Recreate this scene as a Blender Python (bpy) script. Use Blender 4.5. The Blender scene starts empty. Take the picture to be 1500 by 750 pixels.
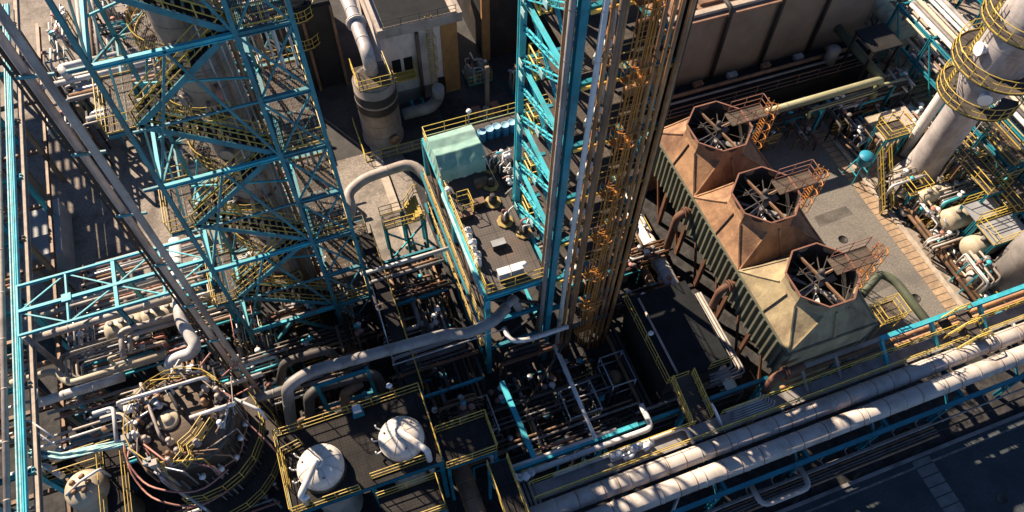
import bpy, math, random
from mathutils import Vector, Matrix
random.seed(7)
sc = bpy.context.scene
COL = sc.collection
PI = math.pi
Z = Vector((0, 0, 1))

# ------------------------------------------------------------------ camera
F_PX, CAM_H = 1131.08, 55.0          # focal length in pixels of a 1500 px wide frame, height above ground
def _cam():
    d, r, y = math.radians(57.757), math.radians(1.636), math.radians(-21.673)
    fw = Vector((0, math.cos(d), -math.sin(d))); up = Vector((0, math.sin(d), math.cos(d))); rt = Vector((1, 0, 0))
    rt2 = math.cos(r) * rt + math.sin(r) * up; up2 = -math.sin(r) * rt + math.cos(r) * up
    Rz = Matrix.Rotation(y, 3, 'Z')
    c = [Rz @ rt2, Rz @ up2, -(Rz @ fw)]
    return Matrix(((c[0].x, c[1].x, c[2].x), (c[0].y, c[1].y, c[2].y), (c[0].z, c[1].z, c[2].z)))
RC = _cam()
cd = bpy.data.cameras.new('camera'); cam = bpy.data.objects.new('camera', cd); COL.objects.link(cam)
cam.matrix_world = Matrix.Translation((0, 0, CAM_H)) @ RC.to_4x4()
cd.sensor_width = 36.0; cd.lens = F_PX / 1500 * 36; cd.clip_start = 0.5; cd.clip_end = 3000
sc.camera = cam

def P(px, py, z=0.0):
    """survey point: where the sight line of a photo position meets the level z"""
    v = RC @ Vector((px - 750, 375 - py, -F_PX)); t = (z - CAM_H) / v.z
    return Vector((v.x * t, v.y * t, z))

# ------------------------------------------------------------------ materials
M = {}
def mat(key, base, rough=0.6, metal=0.0, var=0.25, scale=0.8, dirt=None, dirt_amt=0.45, dscale=0.35, bump=0.0, spec=0.4, pattern=None):
    m = bpy.data.materials.new(key); m.use_nodes = True; nt = m.node_tree; N = nt.nodes; L = nt.links
    b = N['Principled BSDF']; b.inputs['Roughness'].default_value = rough; b.inputs['Metallic'].default_value = metal
    b.inputs['Specular IOR Level'].default_value = spec
    geo = N.new('ShaderNodeNewGeometry')
    n1 = N.new('ShaderNodeTexNoise'); n1.inputs['Scale'].default_value = scale; n1.inputs['Detail'].default_value = 8; n1.inputs['Roughness'].default_value = .65
    L.new(geo.outputs['Position'], n1.inputs['Vector'])
    mr = N.new('ShaderNodeMapRange'); mr.inputs['From Min'].default_value = .3; mr.inputs['From Max'].default_value = .7
    mr.inputs['To Min'].default_value = 1 - var; mr.inputs['To Max'].default_value = 1 + var
    L.new(n1.outputs['Fac'], mr.inputs['Value'])
    mul = N.new('ShaderNodeVectorMath'); mul.operation = 'SCALE'; mul.inputs[0].default_value = base
    L.new(mr.outputs['Result'], mul.inputs['Scale'])
    col = mul.outputs['Vector']
    if dirt:
        n2 = N.new('ShaderNodeTexNoise'); n2.inputs['Scale'].default_value = dscale; n2.inputs['Detail'].default_value = 10; n2.inputs['Roughness'].default_value = .7
        mp = N.new('ShaderNodeMapping'); mp.inputs['Location'].default_value = (13.1, 7.7, 3.3); mp.inputs['Scale'].default_value = (1, 1, .35)
        L.new(geo.outputs['Position'], mp.inputs['Vector']); L.new(mp.outputs['Vector'], n2.inputs['Vector'])
        r2 = N.new('ShaderNodeMapRange'); c = 1 - dirt_amt
        r2.inputs['From Min'].default_value = .25 + .5 * c - .06; r2.inputs['From Max'].default_value = .25 + .5 * c + .1
        r2.inputs['To Max'].default_value = .85
        L.new(n2.outputs['Fac'], r2.inputs['Value'])
        mx = N.new('ShaderNodeMix'); mx.data_type = 'RGBA'; mx.inputs['B'].default_value = (*dirt, 1)
        L.new(r2.outputs['Result'], mx.inputs['Factor']); L.new(col, mx.inputs['A']); col = mx.outputs['Result']
    if pattern:
        kind, period, dark = pattern
        sp = N.new('ShaderNodeSeparateXYZ'); L.new(geo.outputs['Position'], sp.inputs[0])
        def stripes(axis, per, duty):
            a = N.new('ShaderNodeMath'); a.operation = 'DIVIDE'; L.new(sp.outputs[axis], a.inputs[0]); a.inputs[1].default_value = per
            f = N.new('ShaderNodeMath'); f.operation = 'FRACT'; L.new(a.outputs[0], f.inputs[0])
            g = N.new('ShaderNodeMath'); g.operation = 'LESS_THAN'; L.new(f.outputs[0], g.inputs[0]); g.inputs[1].default_value = duty
            return g.outputs[0]
        if kind == 'grate':      # bearing bars one way, cross rods the other, open between them
            s1 = stripes('X', period, .55); s2 = stripes('Y', period * 4, .14)
            mxx = N.new('ShaderNodeMath'); mxx.operation = 'MAXIMUM'; L.new(s1, mxx.inputs[0]); L.new(s2, mxx.inputs[1])
            tr = N.new('ShaderNodeBsdfTransparent'); ms = N.new('ShaderNodeMixShader')
            L.new(mxx.outputs[0], ms.inputs[0]); L.new(tr.outputs[0], ms.inputs[1]); L.new(b.outputs[0], ms.inputs[2])
            L.new(ms.outputs[0], N['Material Output'].inputs['Surface'])
        else:
            if kind == 'plates':   # chequer floor: panel seams and fine cross hatching
                s = [stripes('X', period, .03), stripes('Y', period * 1.9, .015), stripes('X', .21, .45), stripes('Y', .21, .45)]
                mm = N.new('ShaderNodeMath'); mm.operation = 'MULTIPLY'; L.new(s[2], mm.inputs[0]); L.new(s[3], mm.inputs[1])
                mv = N.new('ShaderNodeMath'); mv.operation = 'MULTIPLY'; L.new(mm.outputs[0], mv.inputs[0]); mv.inputs[1].default_value = .55
                sa = N.new('ShaderNodeMath'); sa.operation = 'MAXIMUM'; L.new(s[0], sa.inputs[0]); L.new(s[1], sa.inputs[1])
                sb = N.new('ShaderNodeMath'); sb.operation = 'MAXIMUM'; L.new(sa.outputs[0], sb.inputs[0]); L.new(mv.outputs[0], sb.inputs[1]); fac = sb.outputs[0]
            elif kind == 'tiles':  # slabs with dark joints
                s1 = stripes('X', 400.0, 0.0); s2 = stripes('Y', period, .12)
                sb = N.new('ShaderNodeMath'); sb.operation = 'MAXIMUM'; L.new(s1, sb.inputs[0]); L.new(s2, sb.inputs[1]); fac = sb.outputs[0]
            elif kind == 'bands':  # sheet joints round an insulated vessel
                fac = stripes('Z', period, .03)
            elif kind == 'deck':
                fac = stripes('Y', period, .3)
            mx = N.new('ShaderNodeMix'); mx.data_type = 'RGBA'; mx.inputs['B'].default_value = (*dark, 1)
            L.new(fac, mx.inputs['Factor']); L.new(col, mx.inputs['A']); col = mx.outputs['Result']
    L.new(col, b.inputs['Base Color'])
    rr = N.new('ShaderNodeMapRange'); rr.inputs['To Min'].default_value = max(.05, rough - .15); rr.inputs['To Max'].default_value = min(1, rough + .2)
    L.new(n1.outputs['Fac'], rr.inputs['Value']); L.new(rr.outputs['Result'], b.inputs['Roughness'])
    if bump:
        bp = N.new('ShaderNodeBump'); bp.inputs['Strength'].default_value = bump; bp.inputs['Distance'].default_value = .05
        n3 = N.new('ShaderNodeTexNoise'); n3.inputs['Scale'].default_value = 6; n3.inputs['Detail'].default_value = 6
        L.new(geo.outputs['Position'], n3.inputs['Vector']); L.new(n3.outputs['Fac'], bp.inputs['Height']); L.new(bp.outputs[0], b.inputs['Normal'])
    M[key] = m
RUST = (.13, .06, .03)
mat('asphalt_brown', (.27, .23, .195), .9, var=.4, scale=5, dirt=(.12, .1, .085), dirt_amt=.45, dscale=.5, bump=.6)
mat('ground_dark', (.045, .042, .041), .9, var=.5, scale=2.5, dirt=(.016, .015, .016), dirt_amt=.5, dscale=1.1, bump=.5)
mat('asphalt_grey', (.18, .163, .142), .9, var=.38, scale=6, dirt=(.12, .11, .1), dirt_amt=.42, dscale=.4, bump=.6)
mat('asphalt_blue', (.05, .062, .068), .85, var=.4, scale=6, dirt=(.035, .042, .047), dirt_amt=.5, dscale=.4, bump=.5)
mat('concrete_pale', (.3, .255, .21), .9, var=.3, scale=3, dirt=(.13, .105, .085), dirt_amt=.5, dscale=.9)
mat('tile_orange', (.37, .26, .165), .85, var=.35, scale=1.6, dirt=(.22, .16, .115), dirt_amt=.4, pattern=('tiles', .62, (.09, .07, .055)))
mat('tile_grey', (.17, .17, .16), .85, var=.3, scale=1.6, pattern=('tiles', .75, (.04, .045, .05)))
mat('kerb_stone', (.42, .35, .28), .9, var=.3, scale=2)
mat('teal_steel', (.05, .21, .25), .5, var=.3, dirt=(.11, .085, .06), dirt_amt=.3, dscale=1.6)
mat('cyan_steel', (.05, .4, .48), .5, var=.3, dirt=(.16, .19, .17), dirt_amt=.3, dscale=1.5)
mat('tank_cyan', (.02, .22, .33), .5, var=.2, dirt=(.08, .12, .13), dirt_amt=.3, dscale=1.5)
mat('yellow_dull', (.4, .29, .1), .7, var=.3, dirt=(.17, .12, .06), dirt_amt=.45, dscale=1.2)
mat('blue_steel', (.02, .2, .26), .45, var=.2, dirt=(.05, .09, .1), dirt_amt=.3, dscale=1.1)
mat('cable_cyan', (.2, .46, .48), .6, var=.4, scale=3, dirt=(.42, .55, .54), dirt_amt=.5, dscale=2)
mat('yellow_paint', (.52, .36, .075), .5, var=.2, dirt=(.2, .12, .04), dirt_amt=.32, dscale=1.5)
mat('yellow_bright', (.6, .43, .08), .5, var=.15, dirt=(.3, .2, .06), dirt_amt=.25, dscale=1.5)
mat('amber_warmlit_paint', (.5, .2, .04), .5, var=.25, dirt=(.2, .09, .03), dirt_amt=.4, dscale=1.2)  # on the tower ladder the orange of warm light is put into the paint
mat('grate_brown', (.085, .068, .055), .8, var=.3, dirt=(.04, .034, .03), dirt_amt=.45, pattern=('plates', 1.3, (.03, .026, .023)))
mat('grate_open', (.1, .075, .055), .7, var=.3, pattern=('grate', .08, None))
mat('deck_plate', (.085, .07, .062), .65, var=.35, scale=.7, dirt=(.16, .09, .055), dirt_amt=.3, dscale=.5, pattern=('plates', 1.6, (.032, .028, .026)))
mat('dark_roof', (.017, .019, .021), .75, var=.4, scale=.9, dirt=(.02, .02, .02), dirt_amt=.35, spec=.12)
mat('grate_dark', (.03, .027, .026), .85, var=.4, spec=.15, dirt=(.055, .045, .036), dirt_amt=.25, pattern=('plates', 1.3, (.012, .011, .011)))
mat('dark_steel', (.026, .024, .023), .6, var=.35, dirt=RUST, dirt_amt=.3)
mat('pipe_beige', (.42, .36, .31), .5, var=.15, dirt=(.24, .19, .155), dirt_amt=.42, dscale=.5)
mat('pipe_white', (.62, .6, .57), .42, var=.12, dirt=(.32, .27, .23), dirt_amt=.36, dscale=.6)
mat('pipe_grey', (.27, .25, .235), .5, var=.2, dirt=(.14, .12, .105), dirt_amt=.42, dscale=.6)
mat('pipe_brown', (.26, .15, .085), .55, var=.25, dirt=(.1, .065, .045), dirt_amt=.45, dscale=.7)
mat('lagging_beige', (.46, .41, .365), .5, var=.14, dirt=(.27, .22, .18), dirt_amt=.42, dscale=.5)
mat('pipe_dim', (.085, .075, .068), .6, var=.3, dirt=(.05, .04, .034), dirt_amt=.45, dscale=.7)  # darkened pipe tone, mainly the pit's shade put into the colour
mat('riser_tan', (.42, .34, .28), .5, var=.2, dirt=(.18, .135, .11), dirt_amt=.4, dscale=.7)
mat('tower_pipe', (.44, .21, .08), .5, var=.25, dirt=(.16, .08, .04), dirt_amt=.45, dscale=.7)
mat('pipe_rust', (.15, .07, .038), .75, var=.35, dirt=(.09, .04, .025), dirt_amt=.5, dscale=.8)
mat('pipe_orange', (.42, .22, .1), .55, var=.2, dirt=(.2, .1, .06), dirt_amt=.4)
mat('pipe_olive', (.3, .29, .17), .5, var=.15, dirt=(.17, .16, .1), dirt_amt=.35)
mat('pipe_green', (.09, .105, .065), .55, var=.2, dirt=(.07, .075, .06), dirt_amt=.4)
mat('pipe_pink', (.38, .17, .13), .5, var=.2)
mat('sage_lagging', (.34, .4, .33), .6, var=.2, dirt=(.2, .22, .18), dirt_amt=.4)
mat('galvanised', (.42, .43, .44), .38, metal=.6, var=.25, dirt=(.25, .2, .17), dirt_amt=.3)
mat('white_paint', (.75, .74, .72), .45, var=.1, dirt=(.45, .4, .36), dirt_amt=.25)
mat('dome_white', (.7, .65, .58), .5, var=.1, dirt=(.38, .31, .25), dirt_amt=.42, dscale=.8)
mat('cream_tank', (.47, .4, .29), .5, var=.15, dirt=(.25, .19, .13), dirt_amt=.38)
mat('column_tan', (.33, .27, .22), .5, var=.2, dirt=(.15, .11, .09), dirt_amt=.45, pattern=('bands', 1.45, (.1, .075, .06)))
mat('silo_grey', (.46, .42, .4), .48, metal=.15, var=.18, dirt=(.2, .165, .15), dirt_amt=.4, dscale=.4, pattern=('bands', 2.4, (.33, .29, .27)))
mat('vessel_dark', (.095, .075, .06), .6, var=.3, dirt=(.045, .036, .03), dirt_amt=.5, pattern=('bands', 1.2, (.035, .028, .024)))
mat('vessel_top', (.13, .095, .068), .75, var=.3, dirt=(.1, .075, .055), dirt_amt=.45, pattern=('deck', .26, (.1, .075, .055)))
mat('tower_rust', (.32, .18, .095), .8, var=.35, scale=.9, dirt=(.13, .065, .04), dirt_amt=.47, dscale=.45, bump=.4)
mat('tower_olive', (.31, .245, .14), .8, var=.3, scale=.9, dirt=(.16, .115, .07), dirt_amt=.45, dscale=.45, bump=.4)
mat('rim_red', (.24, .11, .075), .7, var=.25, dirt=(.16, .08, .055), dirt_amt=.4, dscale=1.4)
mat('louvre_green', (.12, .125, .09), .7, var=.3, dirt=(.09, .085, .06), dirt_amt=.45, dscale=.8)
mat('fan_metal', (.4, .38, .36), .5, metal=.2, var=.25, dirt=RUST, dirt_amt=.35, dscale=1.3)
mat('wall_tan', (.2, .155, .112), .9, var=.2, scale=.5, dirt=(.24, .19, .145), dirt_amt=.45, dscale=.25, bump=.3)
mat('wall_pink', (.72, .62, .56), .9, var=.15, scale=.8, dirt=(.36, .29, .25), dirt_amt=.4, dscale=.5)
mat('wall_orange', (.4, .2, .07), .85, var=.25, dirt=(.2, .11, .05), dirt_amt=.4)
mat('roof_red', (.26, .15, .1), .85, var=.3, dirt=(.18, .11, .08), dirt_amt=.4)
mat('tarp_green', (.19, .34, .29), .7, var=.16, scale=2.5, dirt=(.29, .42, .37), dirt_amt=.4, dscale=.9)
mat('drum_blue', (.03, .2, .36), .4, var=.15)
mat('drum_lid', (.3, .55, .68), .4, var=.15)
mat('steel_box', (.3, .31, .32), .6, var=.2, dirt=(.2, .19, .18), dirt_amt=.4)

mat('ground_patch', (.12, .108, .095), .9, var=.35, scale=5, dirt=(.075, .068, .06), dirt_amt=.5, dscale=.8, bump=.4)
mat('line_worn', (.26, .24, .21), .85, var=.4, scale=3, dirt=(.13, .12, .11), dirt_amt=.55, dscale=1.2)
mat('asphalt_shade', (.06, .056, .054), .9, var=.4, scale=5, dirt=(.035, .034, .034), dirt_amt=.5, dscale=.5, bump=.4)  # shaded copy of the yard asphalt, the shade is in its colour
# ------------------------------------------------------------------ mesh builder
class MB:
    def __init__(s): s.v = []; s.f = []; s.sm = []
    def _add(s, vs, fs, smooth=False):
        o = len(s.v); s.v += [Vector(v) for v in vs]
        for f in fs: s.f.append([i + o for i in f]); s.sm.append(smooth)
        return s
    def box(s, x0, x1, y0, y1, z0, z1):
        v = [(x, y, z) for z in (z0, z1) for y in (y0, y1) for x in (x0, x1)]
        return s._add(v, [(0, 2, 3, 1), (4, 5, 7, 6), (0, 1, 5, 4), (2, 6, 7, 3), (0, 4, 6, 2), (1, 3, 7, 5)])
    def bar(s, p, q, w, h=None, up=Z):
        p = Vector(p); q = Vector(q); d = (q - p).normalized(); h = w if h is None else h
        u = Vector(up)
        if abs(d.dot(u)) > .98: u = Vector((0, 1, 0))
        a = d.cross(u).normalized(); b = a.cross(d).normalized()
        a *= w / 2; b *= h / 2
        v = [p - a - b, p + a - b, p + a + b, p - a + b, q - a - b, q + a - b, q + a + b, q - a + b]
        return s._add(v, [(0, 3, 2, 1), (4, 5, 6, 7), (0, 1, 5, 4), (1, 2, 6, 5), (2, 3, 7, 6), (3, 0, 4, 7)])
    def ibeam(s, p, q, w, h, t=.05, up=Z):
        p = Vector(p); q = Vector(q); d = (q - p).normalized(); u = Vector(up)
        if abs(d.dot(u)) > .98: u = Vector((0, 1, 0))
        a = d.cross(u).normalized(); b = a.cross(d).normalized()
        W = w / 2; H = h / 2; T = t; k = t / 2
        prof = [(-W, -H), (W, -H), (W, -H + T), (k, -H + T), (k, H - T), (W, H - T), (W, H), (-W, H), (-W, H - T), (-k, H - T), (-k, -H + T), (-W, -H + T)]
        n = 12
        v = [p + a * x + b * y for x, y in prof] + [q + a * x + b * y for x, y in prof]
        f = [(i, (i + 1) % n, n + (i + 1) % n, n + i) for i in range(n)] + [tuple(range(n - 1, -1, -1)), tuple(range(n, 2 * n))]
        return s._add(v, f)
    def tube(s, pts, r, n=8, bend=None, caps=True):
        pts = [Vector(p) for p in pts]
        if bend is None: bend = r * 2.2
        path = [pts[0]]
        for i in range(1, len(pts) - 1):
            a, b, c = pts[i - 1], pts[i], pts[i + 1]
            l1 = (a - b).length; l2 = (c - b).length
            d1 = (a - b).normalized(); d2 = (c - b).normalized()
            if d1.dot(d2) < -.999: continue
            k = min(bend, l1 * .45, l2 * .45); m = 4 if r > .12 else 2
            for j in range(m + 1):
                t = j / m
                path.append((1 - t) ** 2 * (b + d1 * k) + 2 * t * (1 - t) * b + t * t * (b + d2 * k))
        path.append(pts[-1])
        rings = []; prev = None
        for i, p in enumerate(path):
            d = (path[min(i + 1, len(path) - 1)] - path[max(i - 1, 0)])
            if d.length < 1e-6: d = Vector((0, 0, 1))
            d.normalize()
            if prev is None:
                u = Z if abs(d.z) < .9 else Vector((1, 0, 0)); a = d.cross(u).normalized()
            else: a = (prev - d * prev.dot(d)).normalized()
            prev = a; b = d.cross(a)
            rings.append([p + (a * math.cos(2 * PI * k / n) + b * math.sin(2 * PI * k / n)) * r for k in range(n)])
        v = [q for rg in rings for q in rg]; f = []
        for i in range(len(rings) - 1):
            for k in range(n): f.append((i * n + k, i * n + (k + 1) % n, (i + 1) * n + (k + 1) % n, (i + 1) * n + k))
        s._add(v, f, n > 5)
        if caps:
            o = len(s.v) - len(v); e = o + (len(rings) - 1) * n
            s.f.append([o + k for k in range(n - 1, -1, -1)]); s.sm.append(False)
            s.f.append([e + k for k in range(n)]); s.sm.append(False)
        return s
    def cyl(s, p, q, r, n=16): return s.tube([p, q], r, n)
    def lathe(s, c, prof, n=24, axis=Z, start=0.0, caps=True):
        c = Vector(c); ax = Vector(axis).normalized()
        u = Vector((1, 0, 0)) if abs(ax.x) < .9 else Vector((0, 1, 0)); a = (u - ax * ax.dot(u)).normalized(); b = ax.cross(a)
        v = []; f = []
        for r, z in prof:
            for k in range(n):
                t = 2 * PI * k / n + start; v.append(c + ax * z + (a * math.cos(t) + b * math.sin(t)) * max(r, 1e-4))
        for i in range(len(prof) - 1):
            for k in range(n): f.append((i * n + k, i * n + (k + 1) % n, (i + 1) * n + (k + 1) % n, (i + 1) * n + k))
        o = len(s.v); s._add(v, f, n > 9)
        if prof[0] == prof[-1]: caps = False
        if caps and prof[0][0] > 1e-3: s.f.append([o + k for k in range(n - 1, -1, -1)]); s.sm.append(False)
        if caps and prof[-1][0] > 1e-3: s.f.append([o + (len(prof) - 1) * n + k for k in range(n)]); s.sm.append(False)
        return s
    def arc(s, c, R, r, a0, a1, n=5, seg=None):
        seg = seg or max(4, int(abs(a1 - a0) / .22)); c = Vector(c)
        return s.tube([c + Vector((math.cos(a0 + (a1 - a0) * i / seg), math.sin(a0 + (a1 - a0) * i / seg), 0)) * R for i in range(seg + 1)], r, n, bend=0.001)
    def sheet(s, pts, th):
        pts = [Vector(p) for p in pts]; n = len(pts); d = Vector((0, 0, th))
        return s._add(pts + [p - d for p in pts], [tuple(range(n)), tuple(range(2 * n - 1, n - 1, -1))] + [(i, n + i, n + (i + 1) % n, (i + 1) % n) for i in range(n)])
    def rail(s, path, h=1.1, r=.03, sp=1.6, closed=False, toe=True):
        r = min(r, .034); pts = [Vector(p) for p in path]
        if closed: pts.append(pts[0])
        up = Vector((0, 0, h))
        s.tube([p + up for p in pts], r, 5, bend=.001); s.tube([p + up * .52 for p in pts], r * .85, 5, bend=.001)
        for i in range(len(pts) - 1):
            a, b = pts[i], pts[i + 1]; l = (b - a).length
            m = max(1, round(l / sp))
            for k in range(m + (1 if i == len(pts) - 2 and not closed else 0)):
                q = a.lerp(b, k / m); s.tube([q, q + up], r, 5, caps=False)
            if toe and l > .3: s.bar(a + Z * .06, b + Z * .06, .025, .09)
        return s
    def build(s, name, m, parent=None, origin=None):
        if parent is not None: origin = Vector(parent['_o'])
        elif origin is None:
            xs = [v.x for v in s.v]; ys = [v.y for v in s.v]; zs = [v.z for v in s.v]
            origin = Vector(((min(xs) + max(xs)) / 2, (min(ys) + max(ys)) / 2, min(zs)))
        origin = Vector(origin)
        me = bpy.data.meshes.new(name); me.from_pydata([v - origin for v in s.v], [], s.f)
        me.polygons.foreach_set('use_smooth', s.sm); me.materials.append(M[m]); me.validate(); me.update()
        o = bpy.data.objects.new(name, me); COL.objects.link(o); o['_o'] = tuple(origin)
        if parent is not None: o.parent = parent
        else: o.location = origin
        return o

def tag(o, label=None, cat=None, group=None, kind=None):
    if label: o['label'] = label
    if cat: o['category'] = cat
    if group: o['group'] = group
    if kind: o['kind'] = kind
    return o
def thing(name, label, cat, loc, group=None):
    o = bpy.data.objects.new(name, None); COL.objects.link(o); o.location = loc; o['_o'] = tuple(loc); o.empty_display_size = .3
    return tag(o, label, cat, group)
def dup(root, loc, rz=None, label=None, mats=None):
    r = root.copy(); COL.objects.link(r); r.location = loc
    if rz is not None: r.rotation_euler = (0, 0, rz)
    if label: r['label'] = label
    for ch in list(root.children):
        c = ch.copy(); COL.objects.link(c); c.parent = r
        for g in list(ch.children):
            d = g.copy(); COL.objects.link(d); d.parent = c
    return r
def struct(name, mb, m): return tag(mb.build(name, m), kind='structure')

def pipe(label, pts, r, m='pipe_beige', n=None, name='pipe', cat='pipe', group=None, flanges=(), hoops=0, bend=None):
    """one pipe with its own bends; weld bands are part of the same mesh, flanges are parts"""
    pts = [Vector(p) for p in pts]
    mb = MB().tube(pts, r, n or (14 if r > .3 else 9 if r > .12 else 7), bend)
    if hoops:
        for a, b in zip(pts[:-1], pts[1:]):
            l = (b - a).length; d = (b - a).normalized()
            k = int(l / hoops)
            for i in range(1, k + 1):
                c = a + d * (i * l / (k + 1)); mb.tube([c - d * .05, c + d * .05], r * 1.045, n or (14 if r > .3 else 9))
    o = tag(mb.build(name, m), label, cat, group)
    for i, t in flanges:
        a, b = pts[i], pts[i + 1]; d = (b - a).normalized(); c = a.lerp(b, t)
        f = MB().tube([c - d * .16, c - d * .03], r * 1.5, 12).tube([c + d * .03, c + d * .16], r * 1.5, 12)
        f.build('flange', m, o)
    return o
# ================================================================== setting
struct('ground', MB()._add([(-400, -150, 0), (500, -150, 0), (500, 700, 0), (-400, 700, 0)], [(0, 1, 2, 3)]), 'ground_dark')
def flat(name, pts, z, m): return struct(name, MB()._add([(p[0], p[1], z) for p in pts], [tuple(range(len(pts)))]), m)
flat('yard', [(-24, 38), (-5, 38), (-5, 46), (12, 46), (12, 60), (-24, 60)], .004, 'asphalt_brown')
flat('apron', [(-5, 35.2), (7.2, 35.2), (7.2, 46), (-5, 46)], .008, 'asphalt_brown')
flat('back_yard', [(-1.5, 47.2), (12, 47.2), (12, 52), (30, 41), (30, 80), (-1.5, 80)], .009, 'asphalt_shade')  # darker sheet laid where this yard lies in shade
flat('paved_yard', [(-27, 60), (20, 60), (20, 110), (-60, 110), (-60, 38.1), (-24, 38.1), (-24, 60)], .004, 'asphalt_brown')
flat('road', [(33.6, 13.6), (44.3, 13.6), (44.3, 41), (33.6, 41)], .004, 'asphalt_grey')
flat('paved_strip', [(44.3, 11), (45.45, 11), (45.45, 41), (44.3, 41)], .012, 'tile_orange')
flat('paved_strip', [(35.1, 13.7), (36.4, 13.7), (36.4, 40.8), (35.1, 40.8)], .012, 'tile_orange')
struct('kerb', MB().box(45.47, 45.9, 11, 41, 0, .14), 'kerb_stone')
flat('plant_floor', [(45.9, 11), (95, 11), (95, 58), (45.9, 58)], .004, 'concrete_pale')
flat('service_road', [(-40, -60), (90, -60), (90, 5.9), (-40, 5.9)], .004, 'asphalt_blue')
struct('kerb', MB().box(6, 90, 5.9, 6.15, 0, .13), 'pipe_grey')
flat('paved_strip', [(34.0, -20), (35.5, -20), (35.5, 5.8), (34.0, 5.8)], .012, 'tile_grey')
flat('road_patch', [(38.2, 18.6), (41.5, 18.9), (41.2, 21.8), (38.0, 21.6)], .008, 'ground_patch')
flat('road_patch', [(39.0, 26.0), (42.6, 26.2), (42.4, 27.2), (39.1, 27.1)], .008, 'ground_patch')
flat('road_patch', [(24, .5), (29.5, .8), (29.2, 3.4), (24.2, 3.2)], .008, 'ground_patch')
for k in range(5): flat('road_line', [(36.45, 15 + k * 5), (36.6, 15 + k * 5), (36.6, 18.5 + k * 5), (36.45, 18.5 + k * 5)], .009, 'line_worn')
flat('road_line', [(8, 5.3), (90, 5.3), (90, 5.45), (8, 5.45)], .009, 'line_worn')
for x_, y_ in ((40.2, 24.2), (42.6, 17.2), (31, 2.2), (22, 3.9), (38.5, 1.4), (6.3, 45), (-17, 47)):
    _m = MB(); _m.lathe((x_, y_, .004), [(.42, 0), (.42, .012), (.36, .013), (.36, .009), (.01, .009)], 18); tag(_m.build('manhole_cover', 'dark_steel'), kind='structure')
# ------------------------------------------------------------------ light
SUN_AZ, SUN_EL = 28.0, 35.0          # measured from +Y towards -X
sd = Vector((-math.sin(math.radians(SUN_AZ)) * math.cos(math.radians(SUN_EL)), math.cos(math.radians(SUN_AZ)) * math.cos(math.radians(SUN_EL)), math.sin(math.radians(SUN_EL))))
sl = bpy.data.lights.new('sun', 'SUN'); sl.energy = 5.0; sl.angle = math.radians(.5); sl.color = (1, .83, .64)
so = bpy.data.objects.new('sun', sl); COL.objects.link(so); so.rotation_euler = (-sd).to_track_quat('-Z', 'Y').to_euler(); so.location = (-60, 90, 90)
w = bpy.data.worlds.new('World'); sc.world = w; w.use_nodes = True
bg = w.node_tree.nodes['Background']; bg.inputs[1].default_value = .085
sk = w.node_tree.nodes.new('ShaderNodeTexSky'); sk.sky_type = 'NISHITA'; sk.sun_disc = False; sk.air_density = .36; sk.dust_density = 0; sk.ozone_density = 3.0
sk.sun_elevation = math.radians(SUN_EL); sk.sun_rotation = math.atan2(sd.x, sd.y)
w.node_tree.links.new(sk.outputs[0], bg.inputs[0])
sc.view_settings.view_transform = 'Standard'; sc.view_settings.look = 'None'; sc.view_settings.exposure = 1.2; sc.view_settings.gamma = 1
sc.cycles.max_bounces = 3; sc.cycles.diffuse_bounces = 1; sc.cycles.glossy_bounces = 2; sc.cycles.transparent_max_bounces = 16
# ================================================================== stair tower, left
LV = [4.3, 8.65, 12.95, 17.3, 21.6, 25.95, 30.3, 34.6, 38.9, 43.2]
TX0, TX1, TX2, TY0, TY1 = -8.4, -2.0, .65, 30.0, 37.2
TOP = 44.5
t = thing('stair_tower', 'tall teal lattice steel tower with yellow railed zigzag stairs wrapped round a tan column', 'lattice tower', (-3.9, 33.6, 0))
for x in (TX0, TX1, TX2):
    for y in (TY0, TY1):
        MB().ibeam((x, y, 0), (x, y, TOP), .22, .24, .05, up=(0, 1, 0)).build('leg', 'teal_steel', t)
for i, z in enumerate(LV):
    big = i % 2 == 0
    if big:
        MB().ibeam((TX0, TY0, z), (TX1, TY0, z), .2, .28).build('beam', 'cyan_steel', t)
        MB().ibeam((TX0, TY1, z), (TX1, TY1, z), .2, .28).build('beam', 'teal_steel', t)
        MB().ibeam((TX0, TY0, z), (TX0, TY1, z), .2, .28).build('beam', 'cyan_steel', t)
    for y in (TY0, TY1): MB().ibeam((TX1, y, z), (TX2, y, z), .22, .3).build('beam', 'teal_steel', t)
    for x in (TX1, TX2): MB().ibeam((x, TY0, z), (x, TY1, z), .22, .3).build('beam', 'teal_steel', t)
for i in range(0, len(LV) - 2, 2):
    z0, z1 = LV[i], LV[i + 2]; xm = (TX0 + TX1) / 2; zm = (z0 + z1) / 2
    for y in (TY0 - .02, TY1 + .02):
        for a, b in (((TX0, y, z0), (xm, y, z1)), ((TX1, y, z0), (xm, y, z1))):
            MB().bar(a, b, .11, .13).build('brace', 'teal_steel', t)
    ym = (TY0 + TY1) / 2
    for a, b in (((TX0, TY0, z0), (TX0, TY1, zm)), ((TX0, TY1, zm), (TX0, TY0, z1)), ((TX0, TY1, z0), (TX0, TY0, zm)), ((TX0, TY0, zm), (TX0, TY1, z1))):
        MB().bar(a, b, .11, .13).build('brace', 'teal_steel', t)
for z0, z1 in zip([0] + LV[:-1], LV):
    for y in (TY0 - .02, TY1):
        MB().bar((TX1, y, z0), (TX2, y, z1), .1).build('brace', 'teal_steel', t)
        MB().bar((TX1, y - .06, z1), (TX2, y - .06, z0), .1).build('brace', 'teal_steel', t)
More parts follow.
